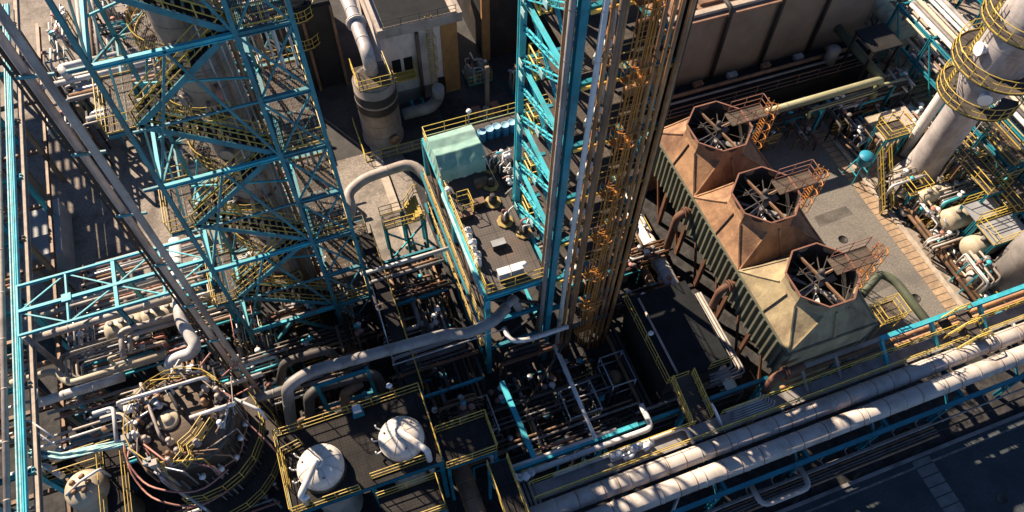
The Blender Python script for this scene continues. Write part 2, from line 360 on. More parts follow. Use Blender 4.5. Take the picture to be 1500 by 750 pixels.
# secondary members: light horizontals at the half levels and a close lattice on the outer bays
for i, z in enumerate(LV):
    if i % 2:
        for y in (TY0, TY1): MB().bar((TX0, y, z), (TX1, y, z), .11, .13).build('beam', 'teal_steel', t)
        MB().bar((TX0, TY0, z), (TX0, TY1, z), .11, .13).build('beam', 'teal_steel', t)
    MB().bar((TX0, 33.6, z - .1), (TX1, 33.6 - 1.7 if i % 2 else 33.6 + 2.4, z - .1), .09, .12).build('beam', 'cyan_steel', t)
for z0, z1 in zip(LV[:-1], LV[1:]):
    MB().bar((TX0, TY1 - .1, z0), (TX1, TY1 - .1, z1), .08).build('brace', 'teal_steel', t)
    MB().bar((TX0, TY1 + .1, z1), (TX1, TY1 + .1, z0), .08).build('brace', 'cyan_steel', t)
    MB().bar((TX2, TY0, z0), (TX2, TY1, z1), .08).build('brace', 'teal_steel', t)
    MB().bar((TX1 + .05, TY0 + 1.8, z1), (TX1 + .05, TY1, z0), .08).build('brace', 'cyan_steel', t)
    MB().ibeam((TX0 - 1.0, TY0 + .2, z1 - .12), (TX0 + .3, TY0 + .2, z1 - .12), .12, .2).build('bracket', 'teal_steel', t)
MB().bar((TX0, TY0, 0), (-5.2, TY0, 4.3), .2).bar((TX1, TY0, 0), (-5.2, TY0, 4.3), .2).build('brace', 'teal_steel', t)
# stair flights alternate between the two ends of the front bay
SY0, SY1 = TY0 + .35, TY0 + 1.5
for i in range(len(LV) - 1):
    z0, z1 = LV[i], LV[i + 1]
    xa, xb = (TX1 - .2, TX0 + .5) if i % 2 == 0 else (TX0 + .5, TX1 - .2)
    for y in (SY0 - .05, SY1 + .05): MB().bar((xa, y, z0), (xb, y, z1), .07, .32).build('stringer', 'teal_steel', t)
    st = MB().bar((xa, (SY0 + SY1) / 2, z0 - .1), (xb, (SY0 + SY1) / 2, z1 - .1), .1, .12)
    n = 16
    for k in range(1, n):
        x = xa + (xb - xa) * k / n; z = z0 + (z1 - z0) * k / n; st.box(x - .13, x + .13, SY0, SY1, z + .02, z + .07)
    o = st.build('stair_flight', 'grate_dark', t)
    rl = MB()
    for y in (SY0, SY1):
        for h in (.55, 1.05): rl.tube([(xa, y, z0 + h), (xb, y, z1 + h)], .034, 5)
        for k in range(6):
            f = k / 5; x = xa + (xb - xa) * f; z = z0 + (z1 - z0) * f; rl.tube([(x, y, z), (x, y, z + 1.05)], .035, 5, caps=False)
        rl.bar((xa, y - .05, z0 + .12), (xb, y - .05, z1 + .12), .03, .12)
    rl.build('handrail', 'yellow_paint', o)
for i, z in enumerate(LV):
    if i % 2 == 0:   # landing in the narrow bay
        o = MB().box(TX1 + .1, TX2 - .1, TY0 + .15, TY1 - .3, z + .16, z + .22).build('landing', 'grate_open', t)
        MB().rail([(TX1 + .15, TY0 + .15, z + .22), (TX2 - .1, TY0 + .15, z + .22), (TX2 - .1, TY1 - .3, z + .22), (TX1 + .2, TY1 - .3, z + .22)], r=.042).build('handrail', 'yellow_paint', o)
    else:            # landing at the outer end, and a ring walk round the column
        o = MB().box(TX0 - 1.0, TX0 + .5, TY0 + .2, TY0 + 4.2, z + .02, z + .08).build('landing', 'grate_open', t)
        MB().rail([(TX0 + .4, TY0 + .2, z + .08), (TX0 - 1.0, TY0 + .2, z + .08), (TX0 - 1.0, TY0 + 4.2, z + .08), (TX0 + .5, TY0 + 4.2, z + .08)], r=.042).build('handrail', 'yellow_paint', o)
        MB().box(TX0 + .5, TX1, TY0 + 5.6, TY1, z + .02, z + .08).build('landing', 'grate_open', t)
o = MB().box(TX0 - .1, TX2 + .1, TY0 + 1.6, TY1, 43.3, 43.36).build('landing', 'grate_open', t)
MB().rail([(TX0, TY0 + 1.7, 43.36), (TX0, TY1, 43.36), (TX2, TY1, 43.36), (TX2, TY0 + 1.7, 43.36)]).build('handrail', 'yellow_paint', o)

CX, CY, CR = -4.4, 34.4, 1.55
t = thing('distillation_column', 'tall tan banded column standing inside the teal stair tower', 'column', (CX, CY, 0))
MB().lathe((CX, CY, 0), [(CR + .35, 0), (CR + .35, .5), (CR, .9), (CR, 44), (CR * .8, 45), (.3, 45.6)], 28).build('shell', 'column_tan', t)
for i in range(7):
    MB().lathe((CX, CY, 3 + i * 6.0), [(CR + .01, 0), (CR + .1, .02), (CR + .1, .2), (CR + .01, .22)], 28).build('stiffener_ring', 'pipe_brown', t)
for k in range(7):
    a = -1.5 + k * .24; r = CR + .3
    x, y = CX + r * math.cos(a), CY + r * math.sin(a)
    MB().tube([(x, y, .5 + .4 * k), (x, y, 43 - 2.2 * (k % 3))], .05 if k not in (2, 5) else .11, 6).build('riser', 'galvanised' if k in (1, 3, 4) else 'pipe_brown', t)
for i, (a, z) in enumerate(((-2.2, 9), (-2.5, 14.5), (-1.9, 20), (-2.6, 24), (-2.0, 28), (-2.3, 33))):
    d = Vector((math.cos(a), math.sin(a), 0)); c = Vector((CX, CY, z)) + d * (CR - .05)
    MB().tube([c, c + d * .35], .28, 12).tube([c + d * .35, c + d * .45], .4, 12).build('manway', 'pipe_beige', t)

for i, z in enumerate(LV[:-1]):
    a0, a1 = (1.4, 4.3) if i % 2 else (2.2, 5.0); R = CR + 1.05; n = 14
    vs = [(CX + q * math.cos(a0 + (a1 - a0) * k / n), CY + q * math.sin(a0 + (a1 - a0) * k / n), zz) for zz in (z + 1.9, z + 1.84) for q in (CR + .05, R) for k in range(n + 1)]; m1 = n + 1
    o = MB()._add(vs, [(k, m1 + k, m1 + k + 1, k + 1) for k in range(n)] + [(2 * m1 + k, 2 * m1 + k + 1, 3 * m1 + k + 1, 3 * m1 + k) for k in range(n)] + [(m1 + k, 3 * m1 + k, 3 * m1 + k + 1, m1 + k + 1) for k in range(n)]).build('ring_platform', 'grate_open', t)
    MB().rail([(CX + (R - .04) * math.cos(a0 + (a1 - a0) * k / n), CY + (R - .04) * math.sin(a0 + (a1 - a0) * k / n), z + 1.9) for k in range(n + 1)], sp=1.2).build('handrail', 'yellow_paint', o)
    rr = random.Random(i + 70)
    for k in range(4):
        a = rr.uniform(-2.6, .2); d = Vector((math.cos(a), math.sin(a), 0)); c = Vector((CX, CY, z + rr.uniform(.4, 3.6))) + d * (CR + .05)
        MB().tube([c, c + d * rr.uniform(.3, .7), c + d * .7 + Z * rr.uniform(-1.2, 1.2)], rr.uniform(.05, .12), 7).build('nozzle', rr.choice(['pipe_white', 'galvanised', 'pipe_beige', 'pipe_pink']), t)
for k in range(6):
    x = TX1 + .35 + .4 * k; MB().tube([(x, TY1 - .8, .4), (x, TY1 - .8, 40 - k * 3)], (.05, .1, .06, .13, .05, .08)[k], 7).build('riser', ('galvanised', 'pipe_brown', 'pipe_white')[k % 3], t)
# two thick risers and a cable ladder on the near left corner of that tower
b1 = P(390, 590, 3.5); b2 = P(372, 581, 3.5)
pipe('long brown riser pipe running up beside the teal tower, nearer the tower of the two', [(b1.x, b1.y, .3), (b1.x, b1.y, 46)], .17, 'riser_tan', name='riser_pipe', group='risers beside the stair tower', hoops=5)
pipe('long brown riser pipe beside the dark cable ladder, farther left of the two', [(b2.x, b2.y, .3), (b2.x, b2.y, 46)], .17, 'riser_tan', name='riser_pipe', group='risers beside the stair tower', hoops=5)
b3 = P(358, 574, 3.5)
t = thing('cable_ladder', 'dark vertical cable ladder beside the two brown riser pipes', 'cable ladder', (b3.x, b3.y, 0))
mb = MB().bar((b3.x - .14, b3.y, 0), (b3.x - .14, b3.y, 46), .04, .1).bar((b3.x + .14, b3.y, 0), (b3.x + .14, b3.y, 46), .04, .1)
for k in range(60): mb.bar((b3.x - .15, b3.y, .5 + k * .75), (b3.x + .15, b3.y, .5 + k * .75), .03)
mb.build('ladder', 'dark_steel', t)
for dx in (-.08, .08): MB().tube([(b3.x + dx, b3.y - .06, .1), (b3.x + dx, b3.y - .06, 46)], .05, 6).build('cable', 'dark_steel', t)
for k in range(10):
    z = 4.3 + k * 4.33; MB().bar((b2.x - .3, b2.y - .25, z), (b1.x + .3, b1.y + .25, z), .08, .14).build('bracket', 'teal_steel', t)

# ================================================================== pipe tower, centre
GX0, GX1, GY0, GY1 = 11.8, 17.0, 22.6, 29.2
GL = [12.0, 16.35, 20.7, 25.05, 29.4, 33.75, 38.1, 42.45]
t = thing('pipe_tower', 'tall open cyan steel tower full of pipes and railed floors beside the grating deck', 'process tower', (15, 26, 0))
for x, y, m in ((GX0, GY0, 'blue_steel'), (GX0, GY1, 'cyan_steel'), (GX1, GY0, 'dark_steel'), (GX1, GY1, 'blue_steel')):
    MB().ibeam((x, y, 0), (x, y, 45), .38, .38, .07, up=(0, 1, 0)).build('leg', m, t)
for z in [4, 8] + GL:
    MB().ibeam((GX0, GY0, z), (GX1, GY0, z), .24, .36).build('beam', 'blue_steel', t)
    MB().ibeam((GX0, GY1, z), (GX1, GY1, z), .24, .36).build('beam', 'blue_steel', t)
    MB().ibeam((GX1, GY0, z), (GX1, GY1, z), .24, .36).build('beam', 'blue_steel', t)
    MB().ibeam((GX0, GY0, z), (GX0, GY1, z), .2, .26).build('beam', 'cyan_steel', t)
zz = [8] + GL
for z0, z1 in zip(zz[:-1], zz[1:]):
    for xo, za, zb in ((-.03, z0, z1), (.22, z1, z0), (.05, (z0 + z1) / 2 + .2, z1 + .2)):   # laced braces: two flats joined by short battens
        A, B = Vector((GX0 + xo, GY1, za)), Vector((GX0 + xo, GY0, zb)); up_ = Vector((0, .0, .17)); mb = MB()
        mb.bar(A + up_, B + up_, .11, .05).bar(A - up_, B - up_, .11, .05)
        for k in range(1, 15): q = A.lerp(B, k / 15); mb.bar(q - up_ - Vector((.02, 0, 0)), q + up_ + Vector((-.02, .2 * (-1) ** k, .04)), .04, .07)
        mb.build('laced_brace', 'cyan_steel', t)
    ym, zm = (GY0 + GY1) / 2, (z0 + z1) / 2
    for k, (yy, zk) in enumerate(((GY1 - .5, z0 + .35), (ym, zm), (GY1 - .6, z1 - .5), (GY0 + .7, z1 - .4))):
        g = MB().box(GX0 - .26, GX0 - .2, yy - .24, yy + .24, zk - .2, zk + .2)
        g.build('gusset', 'cable_cyan', t)
    MB().bar((GX1 + .02, GY0, z0), (GX1 + .02, GY1, z1), .14).build('brace', 'blue_steel', t)
for z in GL:
    o = MB().box(GX0 + .35, GX1 - .3, GY0 + .5, GY1 - .3, z + .2, z + .26).build('floor', 'grate_brown', t)
    MB().rail([(GX0 + 1.2, GY0 + .45, z + .26), (GX1 - .2, GY0 + .45, z + .26), (GX1 - .2, GY1 - .4, z + .26)], r=.042).build('handrail', 'yellow_paint', o)
    MB().bar((GX0 + .2, GY0 - .3, z + .05), (GX1, GY0 - .3, z + .05), .08, .18).build('edge_beam', 'yellow_paint', o)
    # small caged gate hung on the bright side face
    y0, y1 = GY1 - 1.9, GY1 - .7; zf = z + .26
    cg = MB()
    for x in (GX0 + .15, GX0 + .75):
        for y in (y0, y1): cg.tube([(x, y, zf), (x, y, zf + 1.5)], .05, 5)
        for h in (.08, .8, 1.5): cg.tube([(x, y0, zf + h), (x, y1, zf + h)], .05, 5)
    for y in (y0, y1):
        for h in (.08, .8, 1.5): cg.tube([(GX0 + .15, y, zf + h), (GX0 + .75, y, zf + h)], .05, 5)
    cg.bar((GX0 + .15, y0, zf + .15), (GX0 + .15, y1, zf + .15), .04, .25)
    cg.build('gate', 'yellow_bright', t)
# caged ladder of thin amber bars down the front
lx = GX0 + 2.75
cgm = MB()
for k in range(9):
    a = PI + PI * k / 8; cgm.tube([(lx + .45 * math.cos(a), GY0 - .5 + .6 * math.sin(a), 2.5), (lx + .45 * math.cos(a), GY0 - .5 + .6 * math.sin(a), 45)], .026, 5)
cgm.build('ladder_cage', 'amber_warmlit_paint', t)
lm = MB()
for x in (lx - .25, lx + .25): lm.tube([(x, GY0 - .55, 2), (x, GY0 - .55, 45)], .05, 5)
for k in range(140): lm.bar((lx - .25, GY0 - .55, 2.3 + k * .3), (lx + .25, GY0 - .55, 2.3 + k * .3), .03)
lm.build('ladder', 'amber_warmlit_paint', t)
for z in [4.0, 8.0] + GL:
    h = MB()
    for dz in (.27, 1.38): h.arc((lx, GY0 - .5, z + dz), .72, .04, PI, 2 * PI, seg=8)
    h.box(lx - .75, lx + .75, GY0 - .8, GY0 - .45, z + .24, z + .3)
    h.rail([(lx - .72, GY0 - .5, z + .3), (lx - .72, GY0 - 1.25, z + .3), (lx + .72, GY0 - 1.25, z + .3), (lx + .72, GY0 - .5, z + .3)], sp=.8, r=.026, toe=False)
    h.build('ladder_landing', 'amber_warmlit_paint', t)

def vpipe(x, y, z0, z1, r, m, label, group='vertical pipes on the front of the pipe tower'):
    o = pipe(label, [(x, y, z0), (x, y, z1)], r, m, name='vertical_pipe', hoops=2.9, group=group); return o
vpipe(GX0 - .42, 22.75, .3, 45, .17, 'pipe_grey', 'pale grey vertical pipe on the left corner of the cyan tower')
vpipe(GX0 - .44, 23.25, .3, 45, .1, 'pipe_brown', 'thin dull vertical pipe tucked behind the pale grey corner pipe')
vpipe(GX0 + .7, 22.05, 1, 45, .15, 'pipe_white', 'white vertical pipe just right of the tower corner post')
vpipe(GX0 + 1.08, 22.1, 1, 45, .12, 'tower_pipe', 'brown vertical pipe right of the white vertical pipe')
vpipe(GX0 + 1.45, 22.0, .5, 45, .16, 'pipe_brown', 'thickest dark brown vertical pipe on the tower front')
vpipe(GX0 + 1.76, 22.15, .5, 45, .1, 'tower_pipe', 'rusty vertical pipe left of the amber ladder')
vpipe(GX0 + 3.55, 22.0, .5, 45, .12, 'tower_pipe', 'brown vertical pipe right beside the amber ladder cage')
vpipe(GX0 + 3.95, 21.95, .5, 45, .11, 'tower_pipe', 'greyish vertical pipe second right of the amber ladder cage')
vpipe(GX0 + 4.27, 21.9, .5, 45, .12, 'tower_pipe', 'brown vertical pipe third right of the amber ladder cage')
vpipe(GX0 + 4.85, 22.05, .5, 45, .14, 'tower_pipe', 'outermost right vertical pipe on the front of the tower')
# equipment on the floors of the tower
words = ['lowest', 'second', 'third', 'fourth', 'fifth', 'sixth', 'seventh', 'topmost']
for i, z in enumerate(GL):
    zf = z + .26
    t = thing('heat_exchanger', 'pale lagged exchanger drum on the %s floor of the pipe tower' % words[i], 'heat exchanger', (14.6, 27.2, zf), 'exchangers on the tower floors')
    MB().lathe((13.3, 27.2, zf + .85), [(.02, 0), (.35, .1), (.5, .3), (.5, 2.6), (.35, 2.8), (.02, 2.9)], 16, axis=(1, 0, 0)).build('drum', 'cream_tank' if i % 2 else 'pipe_white', t)
    for x in (14.0, 15.6): MB().box(x - .1, x + .1, 26.9, 27.5, zf, zf + .5).build('saddle', 'dark_steel', t)
    MB().tube([(14.5, 27.2, zf + 1.3), (14.5, 27.2, zf + 2.2), (14.5, 24.6, zf + 2.2), (14.5, 24.6, zf + .1)], .1, 8).build('branch_pipe', 'pipe_white', t)
    t = thing('control_valve', 'white control valve by the front rail on the %s floor of the pipe tower' % words[i], 'valve', (13.5, 23.4, zf), 'valves on the tower floors')
    MB().tube([(13.1, 23.4, zf + .02), (13.1, 23.4, zf + .6), (14.1, 23.4, zf + .6), (14.1, 23.4, zf + .02)], .12, 8).build('body', 'pipe_white', t)
    MB().lathe((13.6, 23.4, zf + .6), [(.08, 0), (.08, .4), (.3, .42), (.32, .55), (.1, .7)], 12).build('actuator', 'white_paint', t)
    t = thing('pump_set', 'brown pump with rusty piping at the right of the %s floor of the pipe tower' % words[i], 'pump', (16.3, 24.6, zf), 'pumps on the tower floors')
    MB().box(15.7, 17.0, 24.2, 25.0, zf, zf + .15).build('baseplate', 'dark_steel', t)
    MB().lathe((15.8, 24.6, zf + .5), [(.25, 0), (.3, .05), (.3, .6), (.2, .65)], 12, axis=(1, 0, 0)).build('motor', 'pipe_orange' if i % 2 else 'pipe_rust', t)
    MB().lathe((16.5, 24.6, zf + .5), [(.12, 0), (.34, .06), (.34, .25), (.1, .3)], 12, axis=(1, 0, 0)).tube([(16.65, 24.6, zf + .6), (16.65, 24.6, zf + 1.5), (16.65, 26.4, zf + 1.5)], .09, 7).build('casing', 'pipe_rust', t)
# ================================================================== elevated deck with the tarpaulin
DX0, DX1, DY0, DY1, DZ = 7.5, 17.3, 23.0, 37.0, 12.0
t = thing('elevated_deck', 'raised square grating deck on cyan columns with yellow railings beside the pipe tower', 'platform', (10, 30, 0))
MB().box(DX0, 11.5, DY0, DY1, DZ - .08, DZ).box(11.5, DX1, 29.6, DY1, DZ - .08, DZ).build('deck_plate', 'deck_plate', t)
for p, q in (((DX0, DY0), (DX0, DY1)), ((DX0, DY0), (12.1, DY0)), ((DX0, DY1), (DX1, DY1)), ((DX1, 29.6), (DX1, DY1))):
    MB().ibeam((*p, DZ - .32), (*q, DZ - .32), .3, .46).build('beam', 'cyan_steel', t)
for y in (26, 29, 32, 34.5): MB().ibeam((DX0, y, DZ - .32), (DX1 - .2, y, DZ - .32), .2, .4).build('beam', 'blue_steel', t)
for x, y in ((DX0, DY0), (DX0, DY1), (DX0, 30), (DX1, DY1), (11.9, 33)):
    MB().ibeam((x, y, 0), (x, y, DZ - .55), .36, .36, .07).build('column', 'cyan_steel', t)
MB().rail([(11.4, DY0 + .05, DZ), (DX0, DY0 + .05, DZ), (DX0, 34.6, DZ)], r=.045).rail([(DX0, 34.9, DZ), (DX0, DY1 - .05, DZ), (DX1, DY1 - .05, DZ), (DX1, 31, DZ)], r=.045).build('handrail', 'yellow_bright', t)
MB().rail([(DX0 + .5, 30.6, DZ), (DX0 + 1.3, 30.6, DZ), (DX0 + 1.3, 29.4, DZ), (DX0 + .5, 29.4, DZ)]).build('handrail', 'yellow_bright', t)
for z in (4.2, 8.2):   # the lower floors seen along the left side
    o = MB().box(DX0 - .5, DX0 + 1.2, DY0 + .3, DY1 - .6, z - .06, z).build('lower_walkway', 'grate_brown', t)
    MB().rail([(DX0 - .45, DY0 + .3, z), (DX0 - .45, DY1 - .6, z)], r=.045).build('handrail', 'yellow_paint', o)
    MB().ibeam((DX0 - .5, DY0, z - .25), (DX0 - .5, DY1, z - .25), .2, .3).build('beam', 'blue_steel', t)
for y0, y1 in ((23, 26.5), (26.5, 30), (30, 33.5), (33.5, 37)):
    for z0, z1 in ((0, 4), (4, 8), (8, 11.5)):
        MB().bar((DX0 - .1, y0, z0), (DX0 - .1, y1, z1), .09).build('brace', 'pipe_brown', t)
for y in (26.5, 33.5): MB().ibeam((DX0, y, 0), (DX0, y, 11.5), .26, .26).build('column', 'wall_tan', t)
for z in (4, 8): MB().ibeam((DX0, DY0, z), (12.2, DY0, z), .24, .36).build('beam', 'blue_steel', t)
MB().bar((DX0, DY0, 4), (12.2, DY0, 8), .16).bar((DX0, DY0, 11.4), (12.2, DY0, 8), .16).build('brace', 'dark_steel', t)
# cyan cable bundle tied along the left edge
cb = MB()
for k in range(4): cb.tube([(DX0 - .25 + .06 * (k % 2), y, DZ - .5 + .1 * k + .05 * math.sin(y * 1.7 + k)) for y in [DY0 + .3 + j * .45 for j in range(20)]], .07, 5, bend=.01)
cb.build('cable_bundle', 'cable_cyan', t)
b = MB().ibeam(P(735, 560, 5.2), P(783, 672, 5.2), .34, .4)
o = tag(b.build('steel_beam', 'cyan_steel'), 'single pale cyan steel beam sloping across the dark pit below the deck', 'beam')

# tarpaulin shelter
x0, x1, y0, y1 = 7.35, 10.6, 32.2, 35.1
t = thing('tarp_shelter', 'pale green tarpaulin draped over a frame on the corner of the deck', 'tarpaulin shelter', (9.5, 34.7, DZ))
N_ = 44; vs = []; fs = []
def th_(u, v):
    x = x0 + (x1 - x0) * u; y = y0 + (y1 - y0) * v
    prof = ((0, 1.7), (.3, 2.45), (.55, 2.25), (.78, 2.38), (1, 2.1)); 
    for (a_, za), (b_, zb) in zip(prof[:-1], prof[1:]):
        if a_ <= v <= b_: f_ = (v - a_) / (b_ - a_); zp = za + (zb - za) * f_
    z = DZ + zp - .1 * math.sin(PI * u) * (1 - abs(2 * v - 1)) + .12 * (u - .5) + .022 * math.sin(26 * v + 8 * u) * u * u + .02 * math.sin(19 * u - 12 * v) * (1 - v)
    return x, y, z
for j in range(N_ + 1):
    for i in range(N_ + 1): vs.append(th_(i / N_, j / N_))
for j in range(N_):
    for i in range(N_): a = j * (N_ + 1) + i; fs.append((a, a + 1, a + N_ + 2, a + N_ + 1))
def skirt(path, drop, out):
    o = len(vs); n = len(path)
    for r in range(5):
        for i, (x, y, z) in enumerate(path):
            wv = .03 * math.sin(i * .9) * r / 4
            vs.append((x + out[0] * (wv + .05 * r), y + out[1] * (wv + .05 * r), z - drop * r / 4 * (1 + .05 * math.sin(i * .35))))
    for r in range(4):
        for i in range(n - 1): a = o + r * n + i; fs.append((a, a + n, a + n + 1, a + 1))
skirt([th_(i / N_, 0) for i in range(N_ + 1)], 1.0, (0, -1)); skirt([th_(i / N_, 1) for i in range(N_ + 1)], .9, (0, 1))
skirt([th_(0, i / N_) for i in range(N_ + 1)], 1.0, (-1, 0)); skirt([th_(1, i / N_) for i in range(N_ + 1)], .5, (1, 0))
cm = MB(); cm._add(vs, fs, True); cm.build('canopy', 'tarp_green', t)
for x in (x0 + .08, x1 - .08):
    for y in (y0 + .08, y1 - .08): MB().tube([(x, y, DZ), (x, y, DZ + 1.95)], .04, 6).build('post', 'galvanised', t)
for (ax_, ay_), (bx_, by_) in (((x0, y0), (x0 - .0, y0 - .9)), ((x1, y0), (x1 + .5, y0 - .8)), ((x1, y1), (x1 + .6, y1 + .5))):
    MB().tube([(ax_, ay_, DZ + 1.75), (bx_, by_, DZ + .05)], .018, 5).build('guy_rope', 'white_paint', t)
# drums
d0 = P(706, 205, DZ); d1 = P(750, 192, DZ)
def drum(loc, label):
    t = thing('steel_drum', label, 'drum', loc, 'blue drums along the back rail of the deck')
    c = Vector(loc)
    MB().lathe(c, [(.3, 0), (.31, .02), (.3, .29), (.315, .31), (.3, .33), (.3, .58), (.315, .6), (.3, .62), (.3, .9)], 18).build('body', 'drum_blue', t)
    MB().lathe(c + Z * .9, [(.31, 0), (.31, .03), (.28, .03), (.27, .012), (.01, .012)], 18).build('lid', 'drum_lid', t)
    return t
dl = ['blue drum nearest the green tarpaulin, first of the row of five', 'blue drum second from the tarpaulin in the row of five', 'blue drum in the middle of the row of five',
      'blue drum second from the tower in the row of five', 'blue drum nearest the cyan tower, last of the row of five']
d = drum(d0, dl[0])
for k in range(1, 5): dup(d, d0.lerp(d1, k / 4) + Vector((.03 * (k % 2), .05 * (k % 3), 0)), label=dl[k])
# white canisters along the left rail
def canister(loc, label):
    t = thing('canister', label, 'canister', loc, 'white canisters along the left rail of the deck'); c = Vector(loc)
    MB().lathe(c, [(.22, 0), (.24, .03), (.24, .55), (.16, .68), (.08, .7)], 14).build('body', 'white_paint', t)
    MB().lathe(c + Z * .7, [(.09, 0), (.09, .1), (.05, .12)], 10).build('cap', 'galvanised', t); return t
cl = ['farthest white canister, beside the small yellow guard', 'second white canister from the small yellow guard', 'third white canister along the left deck rail',
      'fourth white canister along the left deck rail', 'fifth white canister, next to the front one', 'frontmost white canister of the row on the left deck rail']
c0 = P(686, 343, DZ); c1 = P(702, 388, DZ)
cc = canister(c0, cl[0])
for k in range(1, 6): dup(cc, c0.lerp(c1, k / 5) + Vector((.07 * (-1) ** k, 0, 0)), label=cl[k])
def cabinet(px, py, label):
    p = P(px, py, DZ); t = thing('field_cabinet', label, 'cabinet', p, 'cabinets at the front of the deck')
    MB().box(p.x - .38, p.x + .38, p.y - .22, p.y + .22, DZ + .12, DZ + .95).build('housing', 'steel_box', t)
    MB().box(p.x - .42, p.x + .42, p.y - .26, p.y + .26, DZ + .952, DZ + 1.0).build('lid', 'white_paint', t)
    MB().box(p.x - .3, p.x - .24, p.y - .2, p.y + .2, DZ, DZ + .12).box(p.x + .24, p.x + .3, p.y - .2, p.y + .2, DZ, DZ + .12).build('feet', 'dark_steel', t)
cabinet(738, 408, 'left one of two white lidded cabinets at the front deck rail'); cabinet(757, 402, 'right one of two white lidded cabinets at the front deck rail')
# octagonal yellow covers with rigs
def octa(px, py, label, rig):
    p = P(px, py, DZ); t = thing('octagonal_stand', label, 'valve stand', p, 'yellow octagonal stands on the deck')
    MB().lathe(p + Z * .03, [(.58, 0), (.58, .1), (.53, .12), (.36, .14)], 8, start=PI / 8).build('base', 'yellow_dull', t)
    MB().lathe(p + Z * .19, [(.3, 0), (.3, .35), (.2, .4), (.2, .7), (.1, .72)], 12).build('pedestal', 'dark_steel', t)
    if rig:
        rr = random.Random(px)
        for k in range(3):
            a = rr.uniform(-.4, 1.3); c = p + Vector((.25 * math.cos(k * 2.1), .25 * math.sin(k * 2.1), .5)); e = c + Vector((math.cos(a), math.sin(a), 0)) * rr.uniform(.5, .9) + Z * rr.uniform(.2, .7)
            MB().tube([c, c + Z * .7, e], .06, 6).build('arm', ('pipe_white', 'pipe_pink', 'pipe_white')[k], t)
octa(718, 247, 'yellow octagonal stand farthest up the deck, in full sun', True)
octa(719, 272, 'dull yellow octagonal stand in the shade below the tarpaulin', False)
octa(722, 297, 'dull yellow octagonal stand in the middle of the deck', False)
octa(740, 325, 'yellow octagonal stand in the sun beside the cyan tower foot', True)
octa(767, 341, 'yellow octagonal stand tucked closest to the tower side', True)
# hose and valve manifold beside the tower
p = P(745, 262, DZ)
t = thing('valve_manifold', 'tangled manifold of white, pink and cyan pipes against the tower side', 'manifold', p)
rr = random.Random(4)
MB().box(p.x - .5, p.x + .7, p.y - 1.9, p.y + 1.9, DZ, DZ + .25).build('skid', 'dark_steel', t)
for k in range(22):
    a = Vector((p.x + rr.uniform(-.5, .6), p.y - 1.8 + k * .165, DZ + .25)); h = rr.uniform(.5, 1.6); e = a + Vector((rr.uniform(-.9, .7), rr.uniform(-.7, .7), h))
    MB().tube([a, a + Z * h, e], rr.uniform(.035, .08), 6).build('pipe', rr.choice(['pipe_white', 'white_paint', 'pipe_pink', 'cyan_steel', 'pipe_white', 'pipe_grey']), t)
for k in range(8):
    a = Vector((p.x + rr.uniform(-.5, .6), p.y + rr.uniform(-1.8, 1.8), DZ + rr.uniform(.6, 1.4)))
    MB().lathe(a, [(.05, -.15), (.17, -.1), (.17, .1), (.05, .15)], 10, axis=(rr.uniform(-1, 1), 1, .3)).build('valve', 'white_paint', t)

def floodlight(px, py, z, h, label):
    p = P(px, py, z); t = thing('floodlight', label, 'floodlight', p, 'floodlights on poles')
    MB().tube([p, p + Z * h], .05, 6).build('pole', 'galvanised', t)
    MB().lathe(p + Z * (h - .05) + Vector((0, -.1, 0)), [(.08, -.12), (.2, 0), (.2, .1), (.06, .2)], 12, axis=(0, -.5, -.6)).build('lamp', 'white_paint', t)
floodlight(687, 186, DZ, 1.9, 'white floodlight on a pole at the back rail behind the tarpaulin')
floodlight(657, 296, DZ, 1.7, 'white floodlight on a pole in front of the tarpaulin')
floodlight(690, 372, DZ, 1.6, 'white floodlight rising among the white canisters')
floodlight(766, 402, DZ, 1.6, 'white floodlight on a pole behind the front deck cabinets')
# small gear lying about on the deck
for k, (px, py, lab) in enumerate(((700, 300, 'dark folded bundle lying in the shade on the deck'), (730, 360, 'small dark crate on the open deck plates'), (682, 318, 'dark crate under the front edge of the tarpaulin'), (705, 270, 'brown crate beside the shaded octagonal stand'))):
    q = P(px, py, DZ); o = thing('crate', lab, 'crate', q, 'small gear on the deck')
    MB().box(q.x - .45, q.x + .45, q.y - .3, q.y + .3, DZ + .01, DZ + .4).build('body', 'dark_steel' if k != 3 else 'pipe_brown', o); MB().bar(q + Vector((-.47, 0, .42)), q + Vector((.47, 0, .42)), .5, .05).build('lid', 'steel_box' if k == 1 else 'pipe_brown', o)
